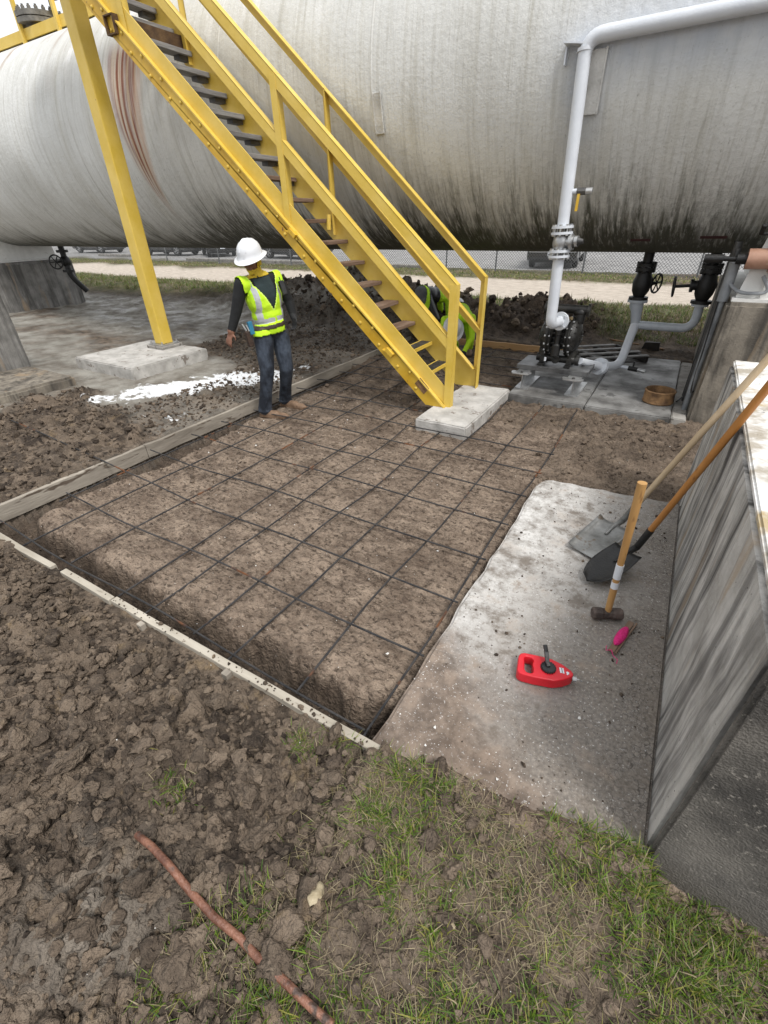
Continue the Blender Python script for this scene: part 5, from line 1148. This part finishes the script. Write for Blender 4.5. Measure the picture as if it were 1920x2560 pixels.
def worker_standing():
    base = Vector((-3.84, 3.88, 0)); D = lambda x, y, o=0: DP(x, y, base, o)
    t = thing('person', (base.x, base.y, -.1), 'worker standing on the rebar in lime vest, white hard hat and jeans, looking down', 'person')
    neck, pel = D(645, 692, 0), D(679, 822, 0)
    sR, sL = D(602, 713, .11), D(692, 697, -.11); eR, eL = D(591, 778, .14), D(722, 752, -.14); wR, wL = D(578, 829, .17), D(734, 792, -.06)
    hR, hL = D(658, 838, .06), D(699, 835, -.05); kR, kL = D(668, 928, .13), D(716, 920, .0)
    aR, aL = Vector((-3.90, 3.70, .0)), Vector((-3.93, 4.09, .0))
    hc = D(629, 650, .05)
    U = (neck-pel).normalized(); Rr = (sR-sL); Rr = (Rr-U*Rr.dot(U)).normalized(); F = Rr.cross(U) if Rr.cross(U).dot(Vector((1,-.4,0))) > 0 else U.cross(Rr)
    Mt = Matrix((Rr, F, U)).transposed(); H = (neck-pel).length
    m = MB()
    m.ell(pel+U*.02, (.175, .125, .13), Mt); m.ell(pel+U*H*.30, (.165, .118, .16), Mt); m.ell(pel+U*H*.62+F*.01, (.190, .130, .20), Mt); m.ell(pel+U*H*.84, (.165, .10, .12), Mt)
    cap(m, sR, .062, sL, .062); cap(m, neck-U*.05, .062, hc-U*.05, .056); cap(m, neck-U*.03+Rr*.09, .05, neck+U*.02, .055); cap(m, neck-U*.03-Rr*.09, .05, neck+U*.02, .055)
    hup = (Vector((.10,-.04,1))+Vector((.25,-.75,0))*.22 - Vector(rv)*.12).normalized(); hf = Vector((.28, -.95, -.28))
    f, s, up = head(m, hc, hup, hf)
    for a, b, c, w_ in ((sR, eR, wR, 0), (sL, eL, wL, 0)): cap(m, a, .070, b, .056); cap(m, b, .056, c, .040)
    hand(m, wR, D(567, 872, .20)-wR, F*.6+Vector(rv)*.6, .30, .185, palm_n=-Rr); hand(m, wL, D(738, 822, -.02)-wL, F, .55, .185, palm_n=Rr, r=.0105)
    for h, k, a in ((hR, kR, aR), (hL, kL, aL)):
        cap(m, h, .110, k, .080); cap(m, k, .080, k+(a-k)*.55, .070); cap(m, k+(a-k)*.55, .070, a, .078); cap(m, k-F*.02+(a-k)*.25, .068, k-F*.02+(a-k)*.4, .056)
    # trouser hem stack
    for a in (aR, aL): m.ell(a-Z*.015, (.084, .086, .03))
    me = remesh(m, .0085, 4); c = centers(me); P0 = np.array(pel); rel = c-P0; tt = rel@np.array(U)/H; aa = rel@np.array(Rr); bb = rel@np.array(F)
    dR1, _ = segdist(c, sR, eR); dR2, tR2 = segdist(c, eR, wR); dL1, _ = segdist(c, sL, eL); dL2, tL2 = segdist(c, eL, wL)
    arm = (np.minimum(dR2, dL2) < .062) | ((np.minimum(dR1, dL1) < .075) & (np.abs(aa) > .185))
    handR = np.linalg.norm(c-np.array(wR+(D(567,872,.20)-wR)*.55), axis=1) < .15; handR &= ((c-np.array(wR))@np.array((D(567,872,.20)-wR).normalized()) > -.01)
    handL = np.linalg.norm(c-np.array(wL+(D(738,822,-.02)-wL)*.5), axis=1) < .15; handL &= ((c-np.array(wL))@np.array((D(738,822,-.02)-wL).normalized()) > -.03)
    hd_ = (c-np.array(neck))@np.array(U) > .055; hd_ &= np.linalg.norm(c-np.array(hc), axis=1) < .22
    jeans = (c[:,2] < pel.z+.035) & (~handR) & (~handL) & (~arm)
    mi = np.zeros(len(c), np.int32)            # 0 shirt
    mi[(np.abs(aa) < .10) & (tt > .35) & (bb > .02)] = 4; mi[jeans] = 1; mi[hd_] = 2; mi[handR] = 2; mi[handL] = 3
    for mm in (M_SHIRT, M_DENIM, M_SKIN, M_GLOVE, M_TEAL): me.materials.append(mm)
    me.polygons.foreach_set('material_index', mi); me.polygons.foreach_set('use_smooth', [True]*len(me.polygons))
    put('body', me, None, t)
    # vest
    ends = (np.abs(aa) < .235) & (tt > .10) & (tt < 1.12) & (~((np.minimum(dR2, dL2) < .06))) & (~((np.minimum(dR1, dL1) < .085) & (tt < .80) & (np.abs(aa) > .17)))
    vneck = (bb > -.01) & (np.abs(aa+.012) < (tt-.40)*.27)
    ring = (np.linalg.norm((rel-np.outer(rel@np.array(U), np.array(U)))+0, axis=1) < .088) & (tt > .92)
    vest = ends & ~vneck & ~ring & ~handR & ~handL
    vm_ = np.zeros(len(c), np.int32); vm_[((np.abs(np.abs(aa)-.128) < .022) & (tt > .22))] = 1; vm_[(tt > .145) & (tt < .255)] = 1; vm_[(np.abs(aa+.012) < .012) & (bb > 0)] = 0
    tr = np.abs(np.abs(aa+.012)-(tt-.40)*.27) < .012; vm_[(bb > -.01) & tr & (tt > .38)] = 2
    vo = shell_from(me, vest, .018, 'safety_vest', t, [M_HIVIS, M_REFL, mat('lime_trim', (.55,.80,.08), (.62,.88,.12), 5, .7, .2)], vm_)
    # loose hem of the vest under the belt
    hem = (tt > -.05) & (tt <= .06) & (~arm) & (~handR) & (~handL) & (np.abs(aa) < .24) & (bb > -.3)
    shell_from(me, hem & (bb > .0), .016, 'vest_hem', t, [M_HIVIS])
    belt = (tt > .045) & (tt < .11) & (~arm) & (~handR) & (~handL) & (np.abs(aa) < .24); shell_from(me, belt, .022, 'belt', t, [M_BELT])
    # gaiter over neck, cheeks and nape
    hrel = c-np.array(hc); hfz, hz, hs_ = hrel@np.array(f), hrel@np.array(up), hrel@np.array(s)
    gt = (((hz < .0) & (hfz < .035)) | ((hz < -.062))) & ((c-np.array(neck))@np.array(U) > .0) & (np.linalg.norm(hrel-np.array(-up)*.06, axis=1) < .17) & (np.abs(aa) < .2)
    shell_from(me, gt, .010, 'neck_gaiter', t, [M_GAIT])
    hard_hat(t, hc+up*.045, up, f, M_HAT)
    for q in (-1, 1): MB().ell(hc+f*.083+s*q*.031-up*.004, (.012,.015,.010), Matrix((f, s, up)).transposed(), 10, 8).build('eye', M_BLKP, t, smooth=True)
    # radio on the left shoulder, tools on the right hip
    r0 = D(697, 702, .04); MB().beam(r0+F*.03, r0-U*.13+F*.06, .05, .035, F).cyl(r0+F*.03, r0+F*.02+U*.04, .006, 6).build('radio', M_BLKP, t, bevel=.008)
    q = D(627, 820, .16); MB().box(q, (.05,.035,.13), Mt).build('tool_case', M_BLUE, t, bevel=.006); q = D(622, 840, .16); MB().box(q-Z*.03, (.06,.05,.16), Mt).build('tool_pouch', M_BELT, t, bevel=.01)
    MB().cyl(q+Vector((-.02,0,.05)), q+Vector((-.05,-.02,.12)), .01, 8).cyl(q+Vector((.02,0,.05)), q+Vector((.0,-.01,.11)), .008, 8).build('hand_tool', M_STEEL, t, smooth=True)
    boot(t, aR, Vector((-3.63, 3.765, -.10)), M_BOOT); boot(t, aL, Vector((-3.64, 4.11, -.10)), M_BOOT)
worker_standing()

def worker_bending(base, label, J, mats, hat=None, vox=.011, belt=None, vest_band=None):
    """J: joints as photo pixel + depth offset"""
    t = thing('person', (base.x, base.y, base.z), label, 'person'); D = lambda k: DP(J[k][0], J[k][1], base, J[k][2])
    pel, neck = D('pel'), D('neck'); sR, sL, eR, eL, wR, wL = (D(k) for k in ('sR','sL','eR','eL','wR','wL')); hR, hL, kR, kL = (D(k) for k in ('hR','hL','kR','kL'))
    aR, aL = D('aR'), D('aL'); gR, gL = float(ground_z(aR.x, aR.y)[0]), float(ground_z(aL.x, aL.y)[0]); aR.z = max(gR, -.11)+.09; aL.z = max(gL, -.11)+.09
    hc = D('head'); U = (neck-pel).normalized(); Rr = (sR-sL); Rr = (Rr-U*Rr.dot(U)).normalized(); B = U.cross(Rr)
    H = (neck-pel).length; Mt = Matrix((Rr, B, U)).transposed(); m = MB()
    m.ell(pel, (.165, .125, .13), Mt); m.ell(pel+U*H*.32, (.150, .115, .17), Mt); m.ell(pel+U*H*.66, (.178, .125, .20), Mt); cap(m, sR, .064, sL, .064); cap(m, neck-U*.05, .06, hc, .056)
    hu = Vector(J['hup']).normalized(); f, s, up = head(m, hc, hu, Vector(J['hf']))
    for a, b, c in ((sR, eR, wR), (sL, eL, wL)): cap(m, a, .064, b, .050); cap(m, b, .050, c, .036)
    for w_, e_ in ((wR, eR), (wL, eL)): hand(m, w_, (w_-e_).normalized()+Vector((0,0,-.3)), Vector(rv), .45, .18, r=.0105)
    for h, k, a in ((hR, kR, aR), (hL, kL, aL)): cap(m, h, .10, k, .070); cap(m, k, .070, a, .058)
    me = remesh(m, vox, 4); c = centers(me); rel = c-np.array(pel); tt = rel@np.array(U)/H
    dl = np.minimum.reduce([segdist(c, hR, kR)[0], segdist(c, hL, kL)[0], segdist(c, kR, aR)[0], segdist(c, kL, aL)[0]]); dt = segdist(c, pel+U*H*.12, neck)[0]
    da = np.minimum.reduce([segdist(c, sR, eR)[0], segdist(c, eR, wR)[0], segdist(c, sL, eL)[0], segdist(c, eL, wL)[0]])
    mi = np.zeros(len(c), np.int32); leg = (tt < .08) & (da > .07); leg |= (dl < .09) & (da > .075) & (tt < .3); mi[leg] = 1
    mi[np.linalg.norm(c-np.array(hc), axis=1) < .135] = 2
    for w_, e_ in ((wR, eR), (wL, eL)): mi[(np.linalg.norm(c-np.array(w_+(w_-e_).normalized()*.09), axis=1) < .14) & ((c-np.array(w_))@np.array((w_-e_).normalized()) > -.01)] = 3
    for mm in mats: me.materials.append(mm)
    me.polygons.foreach_set('material_index', mi); me.polygons.foreach_set('use_smooth', [True]*len(me.polygons)); put('body', me, None, t)
    if belt: shell_from(me, (tt > belt[0]) & (tt < belt[1]) & (da > .07), .022, 'tool_belt', t, [M_BLKP])
    if vest_band: shell_from(me, (tt > vest_band[0]) & (tt < vest_band[1]) & (da > .07), .012, 'shirt_tail', t, [M_HIVIS])
    hard_hat(t, hc+up*.04, up, f, hat or M_HATD)
    for a, k in ((aR, 'toeR'), (aL, 'toeL')):
        q = D(k); d = q-a; d.z = 0; d = d.normalized()*.24; boot(t, a, Vector((a.x+d.x, a.y+d.y, a.z-.09)), M_BOOT)
    return t
b2 = G(1160, 900, -.09)
worker_bending(Vector((b2.x, b2.y, -.1)), 'worker crouching behind the stair foot in lime long sleeves, white hard hat bowed', dict(
    pel=(1150, 775, -.42), neck=(1146, 792, .02), sR=(1112, 800, -.02), sL=(1180, 795, -.02), eR=(1107, 845, .08), eL=(1179, 846, .02), wR=(1118, 882, .12), wL=(1160, 880, .10),
    hR=(1134, 788, -.40), hL=(1166, 788, -.40), kR=(1132, 838, -.10), kL=(1176, 840, -.10), aR=(1138, 885, -.34), aL=(1172, 886, -.34), toeR=(1136, 892, -.1), toeL=(1172, 894, -.1),
    head=(1133, 822, .12), hup=(.45, -.62, .58), hf=(.35, -.40, -.85)), [M_HIVIS, M_SHIRT, M_SKIN, M_GLOVE])
b3 = G(1080, 838, -.02)
worker_bending(Vector((b3.x, b3.y, 0)), 'worker bent over behind the stairs in grey trousers and black tool belt', dict(
    pel=(1056, 733, 0), neck=(1112, 742, -.30), sR=(1120, 752, -.15), sL=(1098, 738, -.48), eR=(1122, 800, -.12), eL=(1104, 790, -.5), wR=(1128, 845, -.08), wL=(1112, 835, -.5),
    hR=(1065, 748, .06), hL=(1046, 745, -.08), kR=(1088, 798, .10), kL=(1056, 795, -.05), aR=(1090, 842, .05), aL=(1050, 838, -.10), toeR=(1112, 848, .0), toeL=(1072, 844, -.2),
    head=(1136, 762, -.36), hup=(.75, .30, -.2), hf=(.2, -.1, -1)), [M_HIVIS, M_GREYP, M_SKIN, M_GLOVE], belt=(.10, .55), vest_band=(-.02, .12))
# ---------------------------------------------------------------- loose soil, chips and grass
def raw_mesh(name, co, tri, attrs, mt, smooth=True, uv=None):
    me = bpy.data.meshes.new(name); n = len(co); k = len(tri)
    me.vertices.add(n); me.vertices.foreach_set('co', co.astype(np.float32).ravel()); me.loops.add(k*3); me.loops.foreach_set('vertex_index', tri.astype(np.int32).ravel())
    me.polygons.add(k); me.polygons.foreach_set('loop_start', (np.arange(k)*3).astype(np.int32)); me.update(calc_edges=True)
    if smooth: me.polygons.foreach_set('use_smooth', [True]*k)
    for nm, d in attrs.items(): a = me.attributes.new(nm, 'FLOAT_COLOR', 'POINT'); a.data.foreach_set('color', d.astype(np.float32).ravel())
    me.materials.append(mt); return me
def ico(sub):
    bm = bmesh.new(); bmesh.ops.create_icosphere(bm, subdivisions=sub, radius=1); v = np.array([p.co[:] for p in bm.verts]); bm.faces.ensure_lookup_table(); f = np.array([[q.index for q in p.verts] for p in bm.faces]); bm.free(); return v, f
ICO = {1: ico(1), 2: ico(2), 3: ico(3)}
def variant(sub, seed):
    v, f = ICO[sub]; v = v.copy(); r = np.random.default_rng(seed)
    for _ in range(13):                      # chop flat facets
        d = r.normal(size=3); d /= np.linalg.norm(d); k = r.uniform(.45, .85); s = v@d; v = v-np.outer(np.maximum(s-k, 0)*.9, d)
    n = fbm(v[:,0]*1.7+seed*3.1+v[:,2], v[:,1]*1.7-v[:,2]*1.3, 3, seed)-.5; n2 = fbm(v[:,0]*4.3+seed, v[:,1]*4.3+v[:,2]*3.1, 2, seed+9)-.5; v = v*(1+.9*n+.55*n2)[:,None]
    return v*np.array([1, r.uniform(.7, 1), r.uniform(.55, .85)])
VAR = {s: [variant(s, 40+s*20+i) for i in range(10)] for s in (1, 2, 3)}
def scatter(name, pts, rad, mask, label, sink=.25, mt=None):
    """many irregular lumps joined into one mesh"""
    x, y = pts[:,0], pts[:,1]; z = ground_z(x, y) if pts.shape[1] == 2 else pts[:,2]
    CO, TR, AT = [], [], {k: [] for k in ('maska', 'maskb', 'maskc')}; o = 0
    for i in range(len(pts)):
        r = rad[i]; s = 3 if r > .040 else (2 if r > .010 else 1); v = VAR[s][int(RNG.integers(10))]; a = RNG.uniform(0, 6.28); b = RNG.uniform(-.6, .6)
        ca, sa, cb_, sb = math.cos(a), math.sin(a), math.cos(b), math.sin(b); M = np.array([[ca, -sa*cb_, sa*sb], [sa, ca*cb_, -ca*sb], [0, sb, cb_]])
        w = (v*r)@M.T+np.array([x[i], y[i], z[i]+r*(.55-sink)]); f = ICO[s][1]; CO.append(w); TR.append(f+o); o += len(w)
        m_ = mask(x[i], y[i], RNG.random())
        for k in AT: AT[k].append(np.tile(m_[k], (len(w), 1)))
    me = raw_mesh(name, np.concatenate(CO), np.concatenate(TR), {k: np.concatenate(v) for k, v in AT.items()}, mt or M_SOIL)
    me.set_sharp_from_angle(angle=math.radians(48))
    ob = put(name, me, None); return struct(ob, 'stuff', label)
def sample(n, x0, x1, y0, y1, key, thr=.5):
    out = []; k = 0
    while k < n:
        q = RNG.uniform((x0, y0), (x1, y1), (n*3, 2)); m = terrain(q[:,0], q[:,1])[1][key]; q = q[m > thr]; out.append(q); k += len(q)
        if len(out) > 30: break
    return np.concatenate(out)[:n]
def radii(n, a, b, p=2.2): u = RNG.random(n); return a*(1-u+u*(a/b)**p)**(-1/p)
def dark_mask(E=0, dark=0):
    return lambda x, y, r: dict(maska=(E, 0, 0, 0), maskb=(0, 0, r, dark*(r < .6)), maskc=(0, 0, 1, 0))
# foreground spoil
q = sample(9500, -4.4, -.30, -.75, .86, 'near', .45); r = radii(len(q), .008, .062, 1.75); r = np.where(np.hypot(q[:,0], q[:,1]) > 2.6, np.maximum(r, .012), r)
keep = ~((np.abs(q[:,1]-YN) < .05+r)); q, r = q[keep], r[keep]
scatter('soil_clods', q, r, dark_mask(), 'dark brown soil clods heaped in the foreground', .12)
q = sample(6500, -8.6, -4.32, .6, 8.6, 'lrough', .4); r = radii(len(q), .011, .050, 2.0); scatter('soil_clods', q, r, dark_mask(0, .5), 'dark soil clods left of the long form board', .32)
q = sample(2000, -9, -1.2, 8.2, 10.9, 'pile', .3); r = radii(len(q), .022, .14, 1.8); scatter('dirt_pile_clods', q, r, dark_mask(0, 1), 'black dirt clods heaped behind the stairs')
q = np.concatenate([RNG.uniform((BX+.05, .9), (-.65, 8.0), (4600, 2)), RNG.uniform((-.62, 3.7), (.36, 5.5), (900, 2)), RNG.uniform((BX+.05, 4.2), (-2.2, 8.0), (1300, 2))]); r = radii(len(q), .004, .026, 2.4); r *= np.clip(np.hypot(q[:,0], q[:,1])/3, .8, 1.6)
scatter('soil_crumbs', q, r, dark_mask(.5), 'small soil crumbs on the scraped excavation floor', .3)
q = RNG.uniform((-.75, -.6), (1.6, 1.0), (3200, 2)); r = radii(len(q), .004, .030, 2.0); scatter('soil_crumbs', q, r, dark_mask(.35), 'small soil crumbs in the foreground grass', .3)
q = RNG.uniform((-.8, -.6), (.45, .92), (420, 2)); q = q[RNG.random(len(q)) < .25+.75*ss(.2, -.6, q[:,0])]; r = radii(len(q), .013, .050, 1.7); scatter('soil_clods', q, r, dark_mask(.15), 'brown soil clods lying in the foreground grass', .25)
# crumbs on the slab and the near board
q = np.array([(RNG.uniform(-.6, .37), RNG.uniform(.95, 3.45)) for _ in range(1500)]); k = RNG.random(len(q)) < .10+.9*np.clip(fbm(q[:,0]*3, q[:,1]*3, 3, 5)*2.4-.95, 0, 1); q = q[k]; q3 = np.column_stack([q, np.zeros(len(q))])
scatter('slab_crumbs', q3, radii(len(q), .0025, .016, 2.3), dark_mask(0, .6), 'dark soil crumbs scattered on the slab', .3)
q = np.array([(RNG.uniform(-2.9, -.6), YN+RNG.uniform(-.02, .02)) for _ in range(110)]); scatter('board_crumbs', np.column_stack([q, np.full(len(q), .003)]), radii(len(q), .004, .018, 2), dark_mask(0, .5), 'soil lumps lying on the near form board', .25)
# white lime chips
M_CHIP = mat('white_lime_chip', (.62,.60,.56), (.80,.79,.76), 30, .85, .2)
q = np.concatenate([RNG.uniform((-6.5, -.6), (1.2, 5.5), (700, 2)), RNG.normal((-4.6, 4.4), (.5, .7), (160, 2)), RNG.normal((-.2, 1.05), (.25, .15), (60, 2)), RNG.uniform((-4.2, .9), (-.7, 5), (350, 2))])
q = q[(q[:,1] > -.5) & ~((q[:,0] > .36) & (q[:,1] > 1.0))]; zz = ground_z(q[:,0], q[:,1]); on_slab = (q[:,0] > -.62) & (q[:,1] > .9) & (q[:,1] < 3.5); zz = np.where(on_slab, np.maximum(zz, 0), zz)
scatter('lime_chips', np.column_stack([q, zz]), radii(len(q), .0022, .013, 2.6), dark_mask(), 'tiny white lime and shell chips on the soil', .2, M_CHIP)
# pale rock lump in the grass
for i, (px, py, R_, lb) in enumerate(((790, 2245, .038, 'pale yellowish stone in the foreground grass'), (1130, 2315, .012, 'tiny pale stone in the foreground grass near the rusty pipe'))):
    p = G(px, py, .03); me = raw_mesh('stone', VAR[3][i]*R_, ICO[3][1], {}, mat('pale_limestone', (.22,.175,.105), (.42,.355,.24), 18, .9, .5, 50)); o = put('stone', me, None); o.location = (p.x, p.y, float(ground_z(p.x, p.y)[0])+R_*.9+.022); tag(o, lb, 'stone')
for i, (px, py, R_, lb) in enumerate(((622, 1985, .060, 'large upright clod with a yellow fleck in the foreground soil'), (650, 2085, .085, 'big dark clod left of the foreground grass'), (455, 2400, .10, 'broad smooth grey-brown clod below the rusty pipe'), (690, 2415, .075, 'dark clod covering the middle of the rusty pipe'), (175, 1935, .11, 'broad dark clod at the left of the foreground soil'), (835, 1820, .05, 'rounded clod near the end of the pale form board'))):
    p = G(px, py, .05); v = VAR[3][i+2]*R_*np.array([1, .85, .75]); z_ = max(float(ground_z(p.x, p.y)[0]), 0)
    n_ = len(v); me = raw_mesh('large_clod', v, ICO[3][1], dict(maska=np.zeros((n_, 4)), maskb=np.tile((0, 0, .55, .0), (n_, 1)), maskc=np.tile((0, 0, 1, 0), (n_, 1))), M_SOIL); o = put('large_clod', me, None); o.location = (p.x, p.y, z_+R_*.30); o.rotation_euler = (.2*i, .1, 1.1*i); tag(o, lb, 'clod')
    sb = o.modifiers.new('sub', 'SUBSURF'); sb.levels = sb.render_levels = 1; sb.subdivision_type = 'SIMPLE'
    tx = bpy.data.textures.new('clod_relief', 'CLOUDS'); tx.noise_scale = R_*.45; tx.noise_depth = 4; dm = o.modifiers.new('d', 'DISPLACE'); dm.texture = tx; dm.strength = R_*.38

M_BLADE_G = NT('grass_blades'); _a = M_BLADE_G.n('Attribute', attribute_name='gcol').outputs['Color']; M_BLADE_G.b.inputs['Roughness'].default_value = .55
M_BLADE_G.t.links.new(_a, M_BLADE_G.b.inputs['Base Color']); M_BLADE_G.b.inputs['Subsurface Weight'].default_value = 0
_tr = M_BLADE_G.n('BsdfTranslucent'); M_BLADE_G.t.links.new(_a, _tr.inputs[0]); _mx = M_BLADE_G.n('MixShader'); _mx.inputs[0].default_value = .3
M_BLADE_G.t.links.new(M_BLADE_G.b.outputs[0], _mx.inputs[1]); M_BLADE_G.t.links.new(_tr.outputs[0], _mx.inputs[2]); M_BLADE_G.t.links.new(_mx.outputs[0], M_BLADE_G.t.nodes['Material Output'].inputs[0]); M_BLADE_G = M_BLADE_G.m
def blades(name, xy, z, L, w, lean, col, label):
    n = len(xy); az = RNG.uniform(0, 2*math.pi, n); d = np.column_stack([np.cos(az), np.sin(az), np.zeros(n)]); s = np.column_stack([-np.sin(az), np.cos(az), np.zeros(n)])
    b = np.column_stack([xy, z-.004]); ct, st = np.cos(lean), np.sin(lean); up = np.array([0, 0, 1.0])
    mid = b+(d*st[:,None]*.45+up*ct[:,None]*.55)*L[:,None]; tip = b+(d*(st*1.15)[:,None]+up*(ct*.80)[:,None])*L[:,None]; q1 = b+(d*st[:,None]*.15+up*ct[:,None]*.30)*L[:,None]
    W = w[:,None]*s; V = np.stack([b-W*.7, b+W*.7, q1-W, q1+W, mid-W*.8, mid+W*.8, tip], 1).reshape(-1, 3)
    o = (np.arange(n)*7)[:,None]; T = np.concatenate([o+np.array([[0,1,3]]), o+np.array([[0,3,2]]), o+np.array([[2,3,5]]), o+np.array([[2,5,4]]), o+np.array([[4,5,6]])], 0)
    me = raw_mesh(name, V, T, dict(gcol=np.repeat(np.column_stack([col, np.ones(n)]), 7, 0)), M_BLADE_G, smooth=False); return struct(put(name, me, None), 'stuff', label)
def gcol(n, dry):
    u = RNG.random((n, 1)); g = np.array([[.030,.078,.006]])*(1-u)+np.array([[.165,.255,.020]])*u; t_ = np.array([[.16,.115,.06]])*(1-u)+np.array([[.40,.335,.21]])*u
    y_ = np.array([[.26,.25,.05]]); g = np.where(RNG.random((n, 1)) < .18, y_, g); return np.where((RNG.random(n) < dry)[:,None], t_, g)
def tufts(n, k, x0, x1, y0, y1, dens, spread):
    c = RNG.uniform((x0, y0), (x1, y1), (n, 2)); c = c[RNG.random(n) < dens(c[:,0], c[:,1])]; q = np.repeat(c, k, 0); return q+RNG.normal(0, spread, q.shape)
GC = [G(*q) for q in ((1650,2130),(1760,2260),(1880,2400),(1700,2420),(1800,2500),(1560,2080))]
def dgreen(x, y):
    t_ = np.zeros_like(x)
    for i, c in enumerate(GC): t_ = np.maximum(t_, np.exp(-((x-c.x)**2+(y-c.y)**2)/(.17 if i < 3 else .15)**2))
    g2 = ss(.50, .64, fbm(x*6, y*6, 3, 400)); e = ss(-.62, -.45, x)*ss(1.0, .85, y)
    return np.clip(t_*.95+.55*g2*e, 0, 1)*np.where((x > .37) & (y > 1.02), 0, 1)
def ok(q): return q[~((q[:,0] > .385) & (q[:,1] > 1.04)) & (q[:,1] < 1.12)]
q = ok(tufts(5200, 16, -.75, 1.7, -.7, 1.12, dgreen, .016)); n = len(q)
blades('green_grass', q, ground_z(q[:,0], q[:,1]), RNG.uniform(.02, .085, n), RNG.uniform(.0008, .0020, n), RNG.uniform(.15, 1.15, n), gcol(n, .15), 'short green grass along the foot of the right pier')
dd = lambda x, y: np.clip(ss(.30, .50, fbm(x*4+7, y*4, 3, 410))*ss(-.75, -.5, x)*ss(1.0, .75, y)*(1-.7*dgreen(x, y)), 0, 1)
q = ok(tufts(5600, 10, -.8, 1.7, -.7, 1.05, dd, .03)); n = len(q)
blades('dry_grass', q, ground_z(q[:,0], q[:,1])+.004, RNG.uniform(.015, .07, n), RNG.uniform(.0005, .0012, n), RNG.uniform(1.0, 1.62, n), gcol(n, .75), 'dry straw and thin grass matted on the foreground soil')
# tufts along the near spoil and at the end of the form board
P_ = [G(*q_) for q_ in ((520,2330),(640,2280),(480,2420),(760,1860),(930,2060),(1010,2080),(860,1830),(440,1985),(690,2470),(400,2480),(980,2200))]
q = np.concatenate([np.column_stack([RNG.normal(p.x, .04, 190), RNG.normal(p.y, .035, 190)]) for p in P_]); n = len(q)
blades('grass_tufts', q, ground_z(q[:,0], q[:,1]), RNG.uniform(.03, .075, n), RNG.uniform(.0009, .0019, n), RNG.uniform(.2, 1.3, n), gcol(n, .35), 'small grass tufts poking through the foreground soil')
# bank and verge
q = tufts(1500, 12, -2.2, .9, 8.95, 12.9, lambda x, y: np.clip(terrain(x, y)[1]['bank']*1.2, 0, 1)*np.clip(.3+1.2*fbm(x*1.3, y*1.3, 3, 430), 0, 1), .045); n = len(q)
blades('bank_grass', q, ground_z(q[:,0], q[:,1]), RNG.uniform(.05, .15, n), RNG.uniform(.003, .006, n), RNG.uniform(.2, 1.2, n), gcol(n, .45)*.62, 'dark grass on the bank behind the pump pad')
db = lambda x, y: terrain(x, y)[1]['bank']*np.clip(.35+1.1*(fbm(x*.8, y*.8, 3, 420)), 0, 1)
q = tufts(5200, 9, -26, 3.5, 9.7, 13.4, db, .05); n = len(q)
blades('bank_grass', q, ground_z(q[:,0], q[:,1]), RNG.uniform(.06, .20, n), RNG.uniform(.003, .007, n), RNG.uniform(.2, 1.2, n), gcol(n, .38)*.75, 'grass on the low bank between tank and gravel lane')
q = tufts(4200, 8, -40, 6, 17.2, 19.6, lambda x, y: terrain(x, y)[1]['grass'], .07); n = len(q)
blades('verge_grass', q, ground_z(q[:,0], q[:,1]), RNG.uniform(.04, .12, n), RNG.uniform(.004, .009, n), RNG.uniform(.3, 1.3, n), gcol(n, .55), 'mown dry grass verge under the fence')
